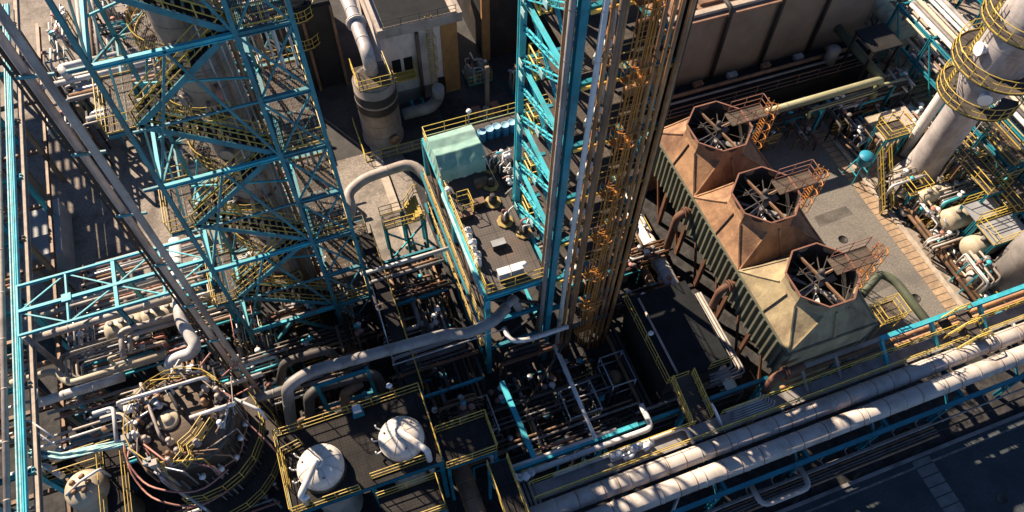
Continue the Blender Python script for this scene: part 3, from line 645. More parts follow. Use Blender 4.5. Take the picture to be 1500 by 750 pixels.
# ================================================================== cooling tower with three fans
KX0, KX1 = 25.2, 32.05
EZ, RZ_ = 9.0, 12.1
t = thing('cooling_tower', 'rusty three cell cooling tower with octagonal fan stacks beside the sunlit road', 'cooling tower', (28.7, 23.8, 0))
cells = [(28.35, 30.6, 'tower_rust'), (28.4, 23.9, 'tower_rust'), (28.55, 16.95, 'tower_olive')]
bounds = [34.0, 27.25, 20.45, 13.75]
for i, (cx, cy, m) in enumerate(cells):
    yb, yf = bounds[i] - .02, bounds[i + 1] + .02; ym = (yb + yf) / 2; xm = (KX0 + KX1) / 2
    def oc(R, z, k): a = PI / 8 + k * PI / 4; return Vector((cx + R * math.cos(a), cy + R * math.sin(a), z))
    rect = {0: (KX1, ym), 1: (KX1, yb), 2: (xm, yb), 3: (KX0, yb), 4: (KX0, ym), 5: (KX0, yf), 6: (xm, yf), 7: (KX1, yf)}
    rp = [Vector((*rect[k], EZ)) for k in range(8)]
    # flared skirt: octagon 3.0 at the top, through a mid ring, to the rectangle
    top = [oc(2.5, 11.0, k) for k in range(8)]     # vertex k lies between side k and side k+1
    mb = MB(); vs = top[:]; fs = []
    mid_c = []; 
    for k in range(8):   # side k spans octagon vertices k-1, k
        va, vb = top[(k - 1) % 8], top[k]
        if k % 2 == 0:   # straight side: meets the edge middle and half of each corner
            c1, m_, c2 = rp[(k - 1) % 8], rp[k], rp[(k + 1) % 8]
            ma = va.lerp(c1, .52) - Z * .06; mbb = vb.lerp(c2, .52) - Z * .06; mm = ((va + vb) / 2).lerp(m_, .5) - Z * .05
            o = len(vs); vs += [va, vb, ma, mm, mbb, c1, m_, c2]
            fs += [(o, o + 2, o + 3), (o, o + 3, o + 1), (o + 1, o + 3, o + 4), (o + 2, o + 5, o + 6, o + 3), (o + 3, o + 6, o + 7, o + 4)]
        else:
            c = rp[k]; ma = va.lerp(c, .52) - Z * .06; mbb = vb.lerp(c, .52) - Z * .06
            o = len(vs); vs += [va, vb, ma, mbb, c]
            fs += [(o, o + 2, o + 3, o + 1), (o + 2, o + 4, o + 3)]
    mb._add(vs, fs); mb.build('cell_roof', m, t)
    for k in range(8):
        if k % 2:
            for v in (top[(k - 1) % 8], top[k]):
                md = v.lerp(rp[k], .52) - Z * .02; MB().bar(v + Z * .04, md, .1, .12).bar(md, rp[k] + Z * .04, .1, .12).build('rib', m, t)
        else:
            va = (top[(k - 1) % 8] + top[k]) / 2; md = va.lerp(rp[k], .5) + Z * .02; MB().bar(va + Z * .04, md, .13, .22).bar(md, rp[k] + Z * .04, .13, .22).build('rib', m, t)
    # stack: outer wall, inner wall, rim
    st = MB(); n = 8
    prof = [(2.5, 11.0), (2.4, 11.2), (2.36, 11.7), (2.44, RZ_), (2.36, RZ_)]
    v = [oc(R, z, k) for R, z in prof for k in range(8)]
    st._add(v, [(a * 8 + k, a * 8 + (k + 1) % 8, (a + 1) * 8 + (k + 1) % 8, (a + 1) * 8 + k) for a in range(len(prof) - 1) for k in range(8)])
    so_ = st.build('fan_stack', 'tower_olive' if i == 2 else 'tower_rust', t)
    MB().lathe((cx, cy, 9.5), [(2.12, 0), (2.12, 1.9), (2.3, RZ_ - 9.52)], 40, caps=False).build('liner', 'dark_steel', so_)
    rm = MB()
    for k in range(8): rm.bar(oc(2.43, RZ_ + .04, k), oc(2.43, RZ_ + .04, k + 1), .1, .1)
    rm.build('rim', 'rim_red', so_)
    MB()._add([oc(2.1, 9.4, k) for k in range(8)], [tuple(range(8))]).build('plenum_floor', 'dark_steel', so_)
    fn = MB()
    a0 = (.5, 1.35, .15)[i]
    fn.lathe((cx, cy, 10.3), [(.35, -.15), (.42, 0), (.42, .15), (.2, .3)], 14)
    f_o = fn.build('fan_hub', 'fan_metal', t)
    for k in range(6):
        a = a0 + k * PI / 3; d_ = Vector((math.cos(a), math.sin(a), 0)); nrm = Vector((-d_.y, d_.x, 0))
        b = MB(); r0, r1 = .4, 1.9; w0, w1 = .12, .24; c0_ = Vector((cx, cy, 10.4))
        pts = [c0_ + d_ * r0 + nrm * w0 + Z * .08, c0_ + d_ * r0 - nrm * w0 - Z * .05, c0_ + d_ * r1 - nrm * w1 - Z * .07, c0_ + d_ * r1 + nrm * w1 + Z * .07]
        b.sheet(pts, .05); b.build('blade', 'fan_metal', f_o)
    bm_ = MB().bar((cx - .5, cy + 2.1, 11.75), (cx + .45, cy - 2.1, 11.75), .14, .18)
    bm_.build('support_beam', 'pipe_brown', t)
    for a_, b_, w_ in (((-2.1, -.45), (2.1, .45), .08), ((-1.0, 1.9), (-.2, -2.1), .07), ((-2.0, .6), (.3, 1.2), .06), ((.6, -2.0), (1.8, -.9), .06), ((-1.9, -.9), (-.3, -.3), .06), ((.9, 1.9), (.2, .3), .06), ((1.5, 1.4), (-1.5, -1.4), .05), ((-1.5, 1.4), (1.5, -1.4), .05), ((2.05, .4), (-1.9, .8), .05)): MB().bar((cx + a_[0], cy + a_[1], 11.6), (cx + b_[0], cy + b_[1], 11.6), w_ * .8, .08).build('stay', 'pipe_dim', t)
    gb = MB().box(cx - .28, cx + .22, cy - .25, cy + .25, 11.7, 12.0); gb.lathe((cx + .05, cy + .2, 11.8), [(.2, 0), (.2, .45), (.15, .55), (.05, .6)], 12); gb.build('gearbox', 'pipe_dim', t)
    MB().tube([(cx + .3, cy + .15, 11.75), (cx + 3.1, cy + .45, 12.0)], .08, 8).build('drive_shaft', 'pipe_brown', t)
    # access platform with ladder on the right
    wy0, wy1 = cy - .35, cy + .95
    po = MB().box(cx + .9, cx + 3.9, wy0, wy1, RZ_ - .02, RZ_ + .05).build('access_platform', 'grate_open', t)
    MB().rail([(cx + 1.2, wy1, RZ_ + .05), (cx + 3.9, wy1, RZ_ + .05), (cx + 3.9, wy0, RZ_ + .05), (cx + 1.2, wy0, RZ_ + .05)], r=.04, sp=1.1).build('handrail', 'rim_red', po)
    lad = MB(); xl = cx + 4.1
    for yy in (cy - .1, cy + .45): lad.tube([(xl, yy, 6.2), (xl, yy, 13.2)], .05, 5)
    for k in range(22): lad.bar((xl, cy - .1, 6.4 + k * .3), (xl, cy + .45, 6.4 + k * .3), .04)
    for k in range(5):
        lad.tube([(xl, cy - .25, 8 + k * 1.1), (xl + .7, cy - .2, 8 + k * 1.1), (xl + .85, cy + .18, 8 + k * 1.1), (xl + .7, cy + .55, 8 + k * 1.1), (xl, cy + .6, 8 + k * 1.1)], .04, 5)
    for dx, dy in ((.7, -.2), (.85, .18), (.7, .55)): lad.tube([(xl + dx, cy + dy, 8), (xl + dx, cy + dy, 12.6)], .03, 5)
    lad.build('ladder', 'amber_warmlit_paint', t)
# walls under the eaves
lw = MB().box(KX0 + .15, KX0 + .3, 13.7, 33.9, 5.4, EZ)
y = 13.7
while y < 33.9: lw.box(KX0 - .16, KX0 + .15, y, y + .17, 5.6, EZ - .25); y += .56
lw.box(KX0 - .12, KX0 + .1, 13.6, 34, EZ - .16, EZ - .04)
lw.build('louvre_wall', 'louvre_green', t)
rw = MB().box(KX1 - .3, KX1 - .15, 13.7, 33.9, 2.0, EZ)
y = 13.7
while y < 33.9: rw.box(KX1 - .15, KX1 + .2, y, y + .2, 2.4, EZ - .25); y += .56
rw.build('louvre_wall', 'louvre_green', t)
MB().box(KX0 + .3, KX1 - .3, 13.6, 13.75, 1.2, EZ - .03).build('end_wall', 'tower_olive', t)
MB().box(KX0 + .3, KX1 - .3, 33.8, 33.95, 1.2, EZ - .03).build('end_wall', 'tower_rust', t)
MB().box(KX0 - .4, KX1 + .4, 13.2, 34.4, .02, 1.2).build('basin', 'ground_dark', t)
for y in (13.9, 17.2, 20.5, 23.9, 27.2, 30.5, 33.7):
    MB().box(KX0 + .1, KX0 + .4, y - .15, y + .15, 1.2, 5.4).build('column', 'pipe_rust', t)
    MB().bar((KX0 + .2, y, 1.3), (KX0 + .2, y + 1.6, 5.3), .16).build('brace', 'pipe_rust', t)
# rusty feed pipes into the near wall and the white header at its foot
for k, (y, lab) in enumerate(((27.0, 'rusty feed pipe elbow entering the cooling tower wall below the far fan'), (20.2, 'rusty feed pipe elbow entering the louvred wall below the middle fan'), (13.9, 'rusty feed pipe elbow at the near end of the cooling tower'))):
    yy = y if k < 2 else 13.0
    pipe(lab, [(KX0 + .4 if k < 2 else KX0 + 1.2, yy, 7.6), (KX0 - 1.1, yy, 7.6), (KX0 - 1.1, yy - (0 if k < 2 else .6), .4)], .3, 'pipe_rust', name='feed_pipe', group='rusty feed pipes of the cooling tower', flanges=((0, .6),))
pipe('thick white header pipe lying along the foot of the cooling tower', [(KX0 - 1.9, 33.5, 2.2), (KX0 - 1.9, 14.6, 2.2)], .62, 'pipe_white', name='header_pipe', n=18, hoops=3)
pipe('brown header pipe in the shade left of the white header', [(KX0 - 3.2, 33.5, 1.6), (KX0 - 3.2, 15.6, 1.6)], .4, 'pipe_brown', name='header_pipe', n=14, hoops=3)
# ================================================================== helpers for pipe runs laid on the plant grid
def pp(z, *pix, snap=True):
    """plan points of a pipe run at level z (or per point levels), squared up to the plant grid"""
    zs = z if isinstance(z, (list, tuple)) else [z] * len(pix)
    out = [P(a, b, zz) for (a, b), zz in zip(pix, zs)]
    if snap:
        for i in range(1, len(out)):
            d = out[i] - out[i - 1]
            if abs(d.x) > 2.2 * abs(d.y): out[i].y = out[i - 1].y
            elif abs(d.y) > 2.2 * abs(d.x): out[i].x = out[i - 1].x
    return out
def bank(label, p, q, n, gap, radii, mats, sup=5.0, z0=0.0, cat='pipe bank', group=None, drop=None, name='pipe_bank', supm='dark_steel', legs=True):
    """parallel pipes clamped on common sleepers: one thing, every pipe and sleeper a part"""
    p = Vector(p); q = Vector(q); d = (q - p).normalized(); s = Vector((-d.y, d.x, 0)); L_ = (q - p).length
    t = thing(name, label, cat, (p + q) / 2, group)
    for i in range(n):
        o = s * (i - (n - 1) / 2) * gap; r = radii[i % len(radii)]; m = mats[i % len(mats)]
        pts = [p + o + Z * r, q + o + Z * r]
        if drop:
            k = drop * (i % 3 == 1); e = .35 * (i % 4)
            pts = [p + o + Z * r + d * e, q + o + Z * r - d * e]
            if i % 2: pts = pts + [pts[-1] - Z * min(2.2, max(.4, p.z - .4))]
            else: pts = [pts[0] - Z * min(1.6, max(.4, p.z - .4))] + pts
        MB().tube(pts, r, 8 if r < .2 else 12).build('pipe', m, t)
    w = (n - 1) * gap / 2 + .35
    for k in range(int(L_ / sup) + 1):
        c = p + d * min(L_ - .3, .3 + k * sup)
        mb = MB().bar(c - s * w - Z * .12, c + s * w - Z * .12, .16, .22)
        if legs and p.z - .3 > z0:
            for sg in (-1, 1): mb.bar(c + s * w * sg - Z * .2, Vector((c.x, c.y, z0)) + s * w * sg, .16)
        mb.build('support', supm, t)
    return t

# ================================================================== long pipe rack along the lower right
RZ = 5.2; KS = (55 - RZ) / 47.4; RX0, RX1 = 4.9, 96.0
t = thing('pipe_rack', 'long elevated cyan steel pipe rack running diagonally along the service road', 'pipe rack', (30, 10, 0))
x = 6.0; k = 0
while x < RX1:
    for y in (7.6 * KS, 12.9 * KS): MB().ibeam((x, y, 0), (x, y, RZ - .2), .3, .3, .06).build('column', 'blue_steel', t)
    MB().ibeam((x, 7.3 * KS, RZ - .2), (x, 13.2 * KS, RZ - .2), .24, .36).build('cross_beam', 'blue_steel', t)
    MB().bar((x, 7.6 * KS, 3.0), (x, 9.4 * KS, RZ - .4), .14).build('brace', 'blue_steel', t)
    x += 6.2; k += 1
MB().ibeam((RX0, 7.35 * KS, RZ - .02), (RX1, 7.35 * KS, RZ - .02), .26, .42).build('front_beam', 'blue_steel', t)
MB().ibeam((RX0, 13.1 * KS, RZ - .02), (14.9, 13.1 * KS, RZ - .02), .3, .42).build('rear_beam', 'cyan_steel', t)
MB().ibeam((14.9, 13.1 * KS, RZ - .1), (25, 13.1 * KS, RZ - .1), .24, .36).build('rear_beam', 'blue_steel', t)
hb = P(1288, 497, RZ + 1.4); he = P(1172, 541, RZ + 1.4)
MB().ibeam((he.x, hb.y, RZ + 1.4), (hb.x, hb.y, RZ + 1.4), .26, .3).build('top_beam', 'pipe_beige', t)
MB().ibeam((hb.x, hb.y, RZ + 1.4), (RX1, hb.y, RZ + 1.4), .32, .36).build('top_beam', 'cyan_steel', t)
x = hb.x + .1
while x < 80:
    MB().bar((x, hb.y - .1, RZ + 1.35), (x, hb.y - 1.9, RZ + .1), .22, .3).build('post', 'cyan_steel', t); x += 4.2
for x in (he.x + .2, he.x + 2.9): MB().bar((x, hb.y, RZ + 1.3), (x, hb.y - 1.6, RZ + .1), .2, .2).build('post', 'pipe_beige', t)
# walkway
wk = MB().box(6.5, RX1, 10.75 * KS, 11.75 * KS, RZ + .3, RZ + .38).build('walkway', 'pipe_grey', t)
MB().rail([(6.5, 10.78 * KS, RZ + .38), (60, 10.78 * KS, RZ + .38)], r=.04, sp=1.7, toe=False).build('handrail', 'yellow_bright', wk)
MB().rail([(6.5, 11.72 * KS, RZ + .38), (18.2, 11.72 * KS, RZ + .38)], r=.04, sp=1.7, toe=False).rail([(20.2, 11.72 * KS, RZ + .38), (60, 11.72 * KS, RZ + .38)], r=.04, sp=1.7, toe=False).build('handrail', 'yellow_bright', wk)
for k in range(14):
    x = 20 + k * 1.9; MB().bar((x, 7.6, RZ - 1), (x, 7.0, RZ - 1), .06).bar((x, 7.6, RZ - 1), (x, 7.7, RZ - .2), .06).build('bracket', 'pipe_grey', t)
for lab, y_, r_, h_ in (('large pale pipe on the rack, the one next to the walkway', 9.95 * KS, .58, 2.6), ('large pale pipe on the rack, the outer one over the road side', 8.55 * KS, .62, 3.1)):
    lp = pipe(lab, [(5.0, y_, RZ + .62), (RX1, y_, RZ + .62)], r_, 'lagging_beige', n=20, name='large_pipe', group='two large pipes on the long rack', hoops=h_)
    for k in range(34):
        x = 9 + k * 1.55 + .3 * math.sin(k * 2.3); MB().tube([(x - .025, y_, RZ + .62), (x + .025, y_, RZ + .62)], r_ * 1.03, 20).build('strap', 'pipe_brown', lp)
    for k in range(12): x = 7 + k * 6.2; MB().box(x - .25, x + .25, y_ - .2, y_ + .2, RZ + .0, RZ + .62 - r_ * .8).build('pipe_shoe', 'dark_steel', lp)
pipe('orange brown pipe along the back of the rack under the cyan top beam', [(25.6, 12.55 * KS, RZ + .32), (RX1, 12.55 * KS, RZ + .32)], .17, 'pipe_orange', name='rack_pipe', hoops=4)
pipe('dull orange pipe next to the walkway rail on the rack', [(25.2, 12.1 * KS, RZ + .28), (RX1, 12.1 * KS, RZ + .28)], .13, 'pipe_orange', name='rack_pipe', hoops=4)
bank('row of slim pale pipes squeezed between walkway and orange pipes on the rack', (30.5, 12.32 * KS, RZ + .02), (70, 12.32 * KS, RZ + .02), 4, .13, [.045, .06], ['pipe_white', 'pipe_grey'], legs=False, name='tubing_bank')
pipe('thin conduit slung below the outer edge of the long rack', [(12, 7.1, RZ - .95), (RX1, 7.1, RZ - .95)], .06, 'pipe_grey', name='conduit', cat='conduit')
pipe('second thin conduit low beneath the rack beside the kerb', [(14, 6.8, 2.6), (RX1, 6.8, 2.6)], .07, 'dark_steel', name='conduit', cat='conduit')
a = pp(4.3, (1085, 682), (1108, 745), (1190, 717), (1165, 668)); a = [Vector((a[0].x, 7.9, 4.3)), Vector((a[0].x, a[1].y, 4.3)), Vector((a[2].x, a[1].y, 4.3)), Vector((a[2].x, 7.9, 4.3))]
pipe('pale expansion loop pipe jutting from the rack out over the dark road', a, .19, 'pipe_beige', name='expansion_loop', bend=.6)
pipe('thin pale pipe running down from the rack at the bottom edge', pp(4.0, (985, 750), (1004, 700)), .12, 'galvanised')
bank('shaded brown pipes under the rack behind the expansion loop', (14, 7.1, 1.6), (36, 7.1, 1.6), 4, .3, [.1, .14, .08], ['pipe_brown', 'pipe_grey'], name='pipe_bank')
# grey pipes at the left end of the rack
pipe('pale grey pipe on the rack end with an elbow turning up beside the dark hut', pp(5.5, (722, 712), (742, 705), (960, 636), (940, 592)), .2, 'pipe_white', bend=.5)
pipe('pale grey pipe with a stepped bend left of the rack end', pp(5.3, (690, 672), (716, 658), (730, 692), (905, 634)), .14, 'pipe_white', bend=.4)
pipe('slim grey pipe on the rack reaching the yellow stair', pp(5.8, (810, 697), (1006, 630), (1016, 650)), .13, 'pipe_white', bend=.4)
pipe('thin rusty pipe lying between grey pipes at the rack end', pp(5.2, (800, 712), (1000, 648)), .09, 'pipe_rust')
pipe('thin white pipe in front of the grey rack pipes', pp(5.1, (790, 725), (985, 662)), .08, 'pipe_white')
for i, (px, py, lab) in enumerate(((762, 705, 'cluster of white valves at the left end of the rack'), (935, 662, 'cluster of white valves on the rack beside the yellow stair'), (912, 672, 'pair of pale valves on the rack pipes in the sun'))):
    p = P(px, py, 5.2); t = thing('valve_group', lab, 'valve', p, 'valve clusters on the rack')
    rr = random.Random(i)
    MB().box(p.x - .9, p.x + .9, p.y - .35, p.y + .35, 5.42, 5.52).build('skid', 'dark_steel', t)
    for k in range(5):
        c = p + Vector((-.75 + k * .37, rr.uniform(-.2, .2), .32))
        MB().lathe(c, [(.1, 0), (.18, .15), (.18, .35), (.07, .45), (.07, .7), (.26, .72), (.26, .78), (.05, .8)], 10).build('valve', 'white_paint' if k % 2 else 'galvanised', t)
    MB().tube([p + Vector((-.9, 0, .5)), p + Vector((.9, 0, .5))], .09, 8).build('pipe', 'pipe_white', t)
# white tubing harness right of the yellow stair
p = P(1100, 598, 5.6)
t = thing('tubing_harness', 'white tubing harness lying on the rack right of the yellow stair', 'tubing', p)
for k in range(6):
    y = p.y - .4 + k * .16; MB().tube([(p.x - 1.6 + .1 * k, y, 5.7), (p.x + 1.5 - .12 * k, y, 5.7), (p.x + 1.6 - .12 * k, y + .25, 6.0)], .05, 6, bend=.1).build('tube', 'pipe_white', t)
MB().bar((p.x - 1.7, p.y, 5.55), (p.x + 1.6, p.y, 5.55), .9, .06).build('tray', 'galvanised', t)
pipe('white hooped tube standing left of the white tubing harness', pp([5.6, 7.0, 6.8, 5.6], (1062, 632), (1048, 600), (1042, 590), (1055, 622), snap=False), .07, 'white_paint')
# yellow stair bridge from the hut to the rack
s0 = P(990, 556, 6.2); sx = s0.x + .4
t = thing('stair_bridge', 'yellow railed stair bridge joining the dark roofed hut to the rack walkway', 'stair', (sx, 14, 6))
mb = MB()
for dx in (-.75, .75): mb.bar((sx + dx, s0.y, 6.0), (sx + dx, 12.4, RZ + .2), .08, .3)
for k in range(24):
    f = k / 23; y = s0.y + (12.4 - s0.y) * f; z = 6.1 + (RZ + .3 - 6.1) * f; mb.box(sx - .77, sx + .77, y - .12, y + .12, z, z + .05)
o = mb.build('flight', 'grate_brown', t)
for dx in (-.78, .78):
    r_ = MB()
    for h in (.3, .7, 1.1): r_.tube([(sx + dx, s0.y, 6.1 + h), (sx + dx, 12.4, RZ + .3 + h)], .05, 5)
    for k in range(6): f = k / 5; r_.tube([(sx + dx, s0.y + (12.4 - s0.y) * f, 6.0 + (RZ + .2 - 6.0) * f), (sx + dx, s0.y + (12.4 - s0.y) * f, 7.2 + (RZ + .2 - 6.0) * f)], .05, 5)
    r_.build('handrail', 'yellow_paint', o)
# yellow crossing stair at the right of the rack
p = P(1408, 492, 5.6)
t = thing('crossover_stair', 'bright yellow railed crossover stair straddling the pipes near the right end of the rack', 'stair', (p.x, p.y, 5.6))
for k, (dx, dz) in enumerate(((-.9, .5), (.0, 1.3), (.9, .5))):
    mb = MB().box(p.x + dx - .42, p.x + dx + .42, p.y - .9, p.y + 1.4, 5.6 + dz, 5.6 + dz + .06); mb.build('tread', 'grate_brown', t)
for yy in (p.y - .9, p.y + .2, p.y + 1.4):
    mb = MB()
    for h in (.45, .95): mb.tube([(p.x - 1.5, yy, 5.6 + h), (p.x - .5, yy, 6.8 + h), (p.x + .5, yy, 6.8 + h), (p.x + 1.5, yy, 5.6 + h)], .05, 5)
    for dx, z0, z1 in ((-1.5, 5.2, 6.55), (-.5, 5.2, 7.75), (.5, 5.2, 7.75), (1.5, 5.2, 6.55)): mb.tube([(p.x + dx, yy, z0), (p.x + dx, yy, z1)], .05, 5)
    mb.build('handrail', 'yellow_bright', t)

# dark roofed hut with pipes wrapped round its right side
h0 = P(925, 437, 5.6); h1 = P(1028, 538, 5.6)
hx0, hx1, hy0, hy1 = 17.9, 22.9, 15.6, 22.6
t = thing('switch_hut', 'low hut with a flat near black roof right of the pipe tower foot', 'hut', (20, 19, 0))
MB().box(hx0 + .3, hx1 - .3, hy0 + .3, hy1 - .3, 0, 5.35).build('wall', 'dark_steel', t)
o = MB().box(hx0, hx1, hy0, hy1, 5.35, 5.6).build('roof', 'dark_roof', t)
MB().rail([(hx0, hy1, 5.6), (hx0, hy0, 5.6), (hx0 + 1.5, hy0, 5.6)], r=.04).rail([(hx0 + 3.2, hy0, 5.6), (hx1, hy0, 5.6)], r=.04).build('handrail', 'yellow_paint', o)
MB().tube([(hx0 + 1.0, hy1 - .3, 5.75), (hx0 + 1.0, hy0 + .4, 5.75)], .09, 8).build('roof_pipe', 'pipe_beige', t)
for k in range(4):
    pipe(['innermost', 'second', 'third', 'outermost'][k] + ' grey pipe turning round the right side of the dark hut', [(hx1 + .25 + k * .22, hy1 - 1, 4.9), (hx1 + .25 + k * .22, hy0 - .2 - k * .22, 4.9), (hx1 - 1.6 - k * .1, hy0 - .2 - k * .22, 4.9)], .075 if k % 2 else .1, 'pipe_beige' if k % 2 == 0 else 'pipe_grey', group='pipes wrapped round the dark hut', bend=.3)
floodlight(947, 500, 5.6, 1.6, 'grey floodlight pole on the dark hut roof')
# road side bits right of the cooling tower
pipe('fat olive green pipe dropping from the cooling tower end and crossing under the rack', [P(1262, 432, 3.2), P(1290, 400, 3.2), P(1312, 412, 3.2), Vector((P(1312, 412, 3.2).x + .3, 9.2, 3.2))], .34, 'pipe_green', n=18, flanges=((2, .62),), bend=.8)
pipe('short olive green pipe stub beside the fat olive pipe', [P(1240, 470, 3.0), P(1275, 448, 3.0), P(1300, 470, 1.0)], .3, 'pipe_green', n=14)
p = P(1300, 458, 3.0)
t = thing('valve_platform', 'small yellow railed platform at the near right corner of the cooling tower', 'platform', (p.x, p.y, 0))
MB().box(p.x - 1, p.x + 1, p.y - .8, p.y + .8, 2.9, 3.0).build('floor', 'grate_open', t)
MB().rail([(p.x - 1, p.y - .8, 3), (p.x + 1, p.y - .8, 3), (p.x + 1, p.y + .8, 3), (p.x - 1, p.y + .8, 3)], closed=True, sp=1).build('handrail', 'yellow_bright', t)
for dx in (-.9, .9):
    for dy in (-.7, .7): MB().tube([(p.x + dx, p.y + dy, 0), (p.x + dx, p.y + dy, 2.9)], .06, 6).build('leg', 'yellow_paint', t)
bank('bundle of pale pipes on the ground between the olive pipe and the cooling tower', (34.0, 20.5, .5), (34.0, 14, .5), 5, .28, [.1, .07], ['galvanised', 'pipe_beige'])
# ================================================================== platform with the two white domes
QX0, QX1, QY0, QY1, QZ = -7.5, 1.75, 15.0, 20.0, 8.0
t = thing('dome_platform', 'dark grating platform with yellow railings around two white domed vessels', 'platform', (-3, 17.5, 0))
mb = MB()
d1, d2 = P(470, 684, QZ + .4), P(588, 642, QZ + .4)
def deck_with_holes(x0, x1, y0, y1, z, holes):
    mb = MB(); xs = [x0] + [v for h in holes for v in (h[0] - h[2], h[0] + h[2])] + [x1]
    for i in range(0, len(xs), 2): mb.box(xs[i], xs[i + 1], y0, y1, z - .06, z)
    for hx, hy, r in holes:
        for n_, (sg) in enumerate((1, -1)):
            pts = [(hx + r, hy, z)] + [(hx + r * math.cos(a) * 1.0, hy + sg * r * math.sin(a), z) for a in [PI * k / 12 for k in range(1, 12)]] + [(hx - r, hy, z)]
            ye = y1 if sg > 0 else y0; pts += [(hx - r, ye, z), (hx + r, ye, z)]
            mb.sheet(pts, .06)
    return mb
deck_with_holes(QX0, QX1, QY0, QY1, QZ, [(d1.x, d1.y, 1.5), (d2.x, d2.y, 1.5)]).build('floor', 'grate_dark', t)
MB().rail([(QX0 + 1.2, QY0, QZ), (QX0, QY0, QZ), (QX0, QY1, QZ), (QX1, QY1, QZ), (QX1, QY0 + .2, QZ)], r=.045).rail([(QX0 + 1.2, QY0, QZ), (-3.4, QY0, QZ)], r=.045).rail([(-2.6, QY0 + .4, QZ), (.9, QY0 + .4, QZ)], r=.045).build('handrail', 'yellow_paint', t)
MB().rail([(d1.x - 2, d1.y + 1.7, QZ), (d1.x - 2, d1.y - .5, QZ)]).rail([(d1.x - 2, d1.y + 1.7, QZ), (d1.x - .8, d1.y + 1.9, QZ)]).build('handrail', 'yellow_paint', t)
for x in (QX0 + .1, -2.7, QX1 - .1):
    for y in (QY0 + .1, QY1 - .1): MB().ibeam((x, y, 0), (x, y, QZ - .1), .28, .28).build('column', 'blue_steel', t)
for y in (QY0, QY1): MB().ibeam((QX0, y, QZ - .25), (QX1, y, QZ - .25), .2, .34).build('beam', 'blue_steel', t)
for x in (QX0, QX1): MB().ibeam((x, QY0, QZ - .25), (x, QY1, QZ - .25), .2, .34).build('beam', 'blue_steel', t)
def dome(c, label):
    t = thing('domed_vessel', label, 'vessel', (c.x, c.y, 0), 'white domed vessels on the platform')
    R = 1.38
    MB().lathe((c.x, c.y, 0), [(R, .3), (R, QZ + .35), (R * 1.03, QZ + .36), (R * 1.03, QZ + .5), (R * .985, QZ + .52)] + [(R * math.cos(a), QZ + .5 + R * .62 * math.sin(a)) for a in [PI / 2 * k / 9 for k in range(1, 10)]], 36).build('shell', 'dome_white', t)
    MB().lathe((c.x, c.y, QZ + .5 + R * .6), [(.26, -.1), (.26, .12), (.36, .12), (.36, .22), (.2, .22)], 16).build('nozzle', 'dome_white', t)
    for k in range(8):
        a = k * PI / 4 + .2; sm_ = MB().tube([(c.x + R * 1.005 * math.cos(b) * math.cos(a), c.y + R * 1.005 * math.cos(b) * math.sin(a), QZ + .5 + R * .625 * math.sin(b)) for b in [.05 + 1.2 * j / 8 for j in range(9)]], .014, 4, bend=.001); sm_.build('seam', 'pipe_beige', t)
    for k in range(3):
        a = k * 2.1 + .6; MB().box(c.x + R * .72 * math.cos(a) - .06, c.x + R * .72 * math.cos(a) + .06, c.y + R * .72 * math.sin(a) - .03, c.y + R * .72 * math.sin(a) + .03, QZ + .9, QZ + 1.2).build('lifting_lug', 'pipe_brown', t)
    for k in range(3):
        a = 2.4 + k * .5; q = Vector((c.x + R * 1.02 * math.cos(a), c.y + R * 1.02 * math.sin(a), QZ + .35)); MB().tube([q, q + Vector((math.cos(a), math.sin(a), 0)) * .35, q + Vector((math.cos(a) * .35, math.sin(a) * .35, .5))], .05, 6).build('nozzle', 'white_paint', t)
    for k in range(4):
        a = PI / 4 + k * PI / 2; MB().box(c.x + R * .8 * math.cos(a) - .12, c.x + R * .8 * math.cos(a) + .12, c.y + R * .8 * math.sin(a) - .12, c.y + R * .8 * math.sin(a) + .12, 0, .6).build('foot', 'dark_steel', t)
dome(d1, 'white domed vessel top on the left of the platform, in full sun'); dome(d2, 'white domed vessel top on the right of the platform, streaked with shadow')
zt = QZ + 1.7
pipe('short white pipe leaving the left dome and dropping at its lower left', [d1 + Z * 1.3, Vector((d1.x, d1.y, zt)), P(440, 725, zt), P(440, 725, zt) - Z * 3], .2, 'pipe_white', n=14, bend=.35)
e2 = P(626, 660, zt)
pipe('white pipe leaving the right dome towards the lower right', [d2 + Z * 1.3, Vector((d2.x, d2.y, zt)), e2, e2 - Z * 4], .2, 'pipe_white', n=14, bend=.35)
p = P(525, 605, QZ); t = thing('junction_box', 'pale box with a lamp standing at the back rail between the two domes', 'box', p)
MB().box(p.x - .35, p.x + .35, p.y - .3, p.y + .3, QZ, QZ + .5).build('housing', 'blue_steel', t); MB().box(p.x - .25, p.x + .25, p.y - .2, p.y + .2, QZ + .5, QZ + .85).build('lamp_head', 'white_paint', t)
for k, (px, py, lab) in enumerate(((573, 575, 'white floodlight at the back rail behind the right dome'), (206, 700, ''), (455, 735, 'white floodlight at the front rail below the left dome'))):
    if lab: floodlight(px, py, QZ, 1.5, lab)
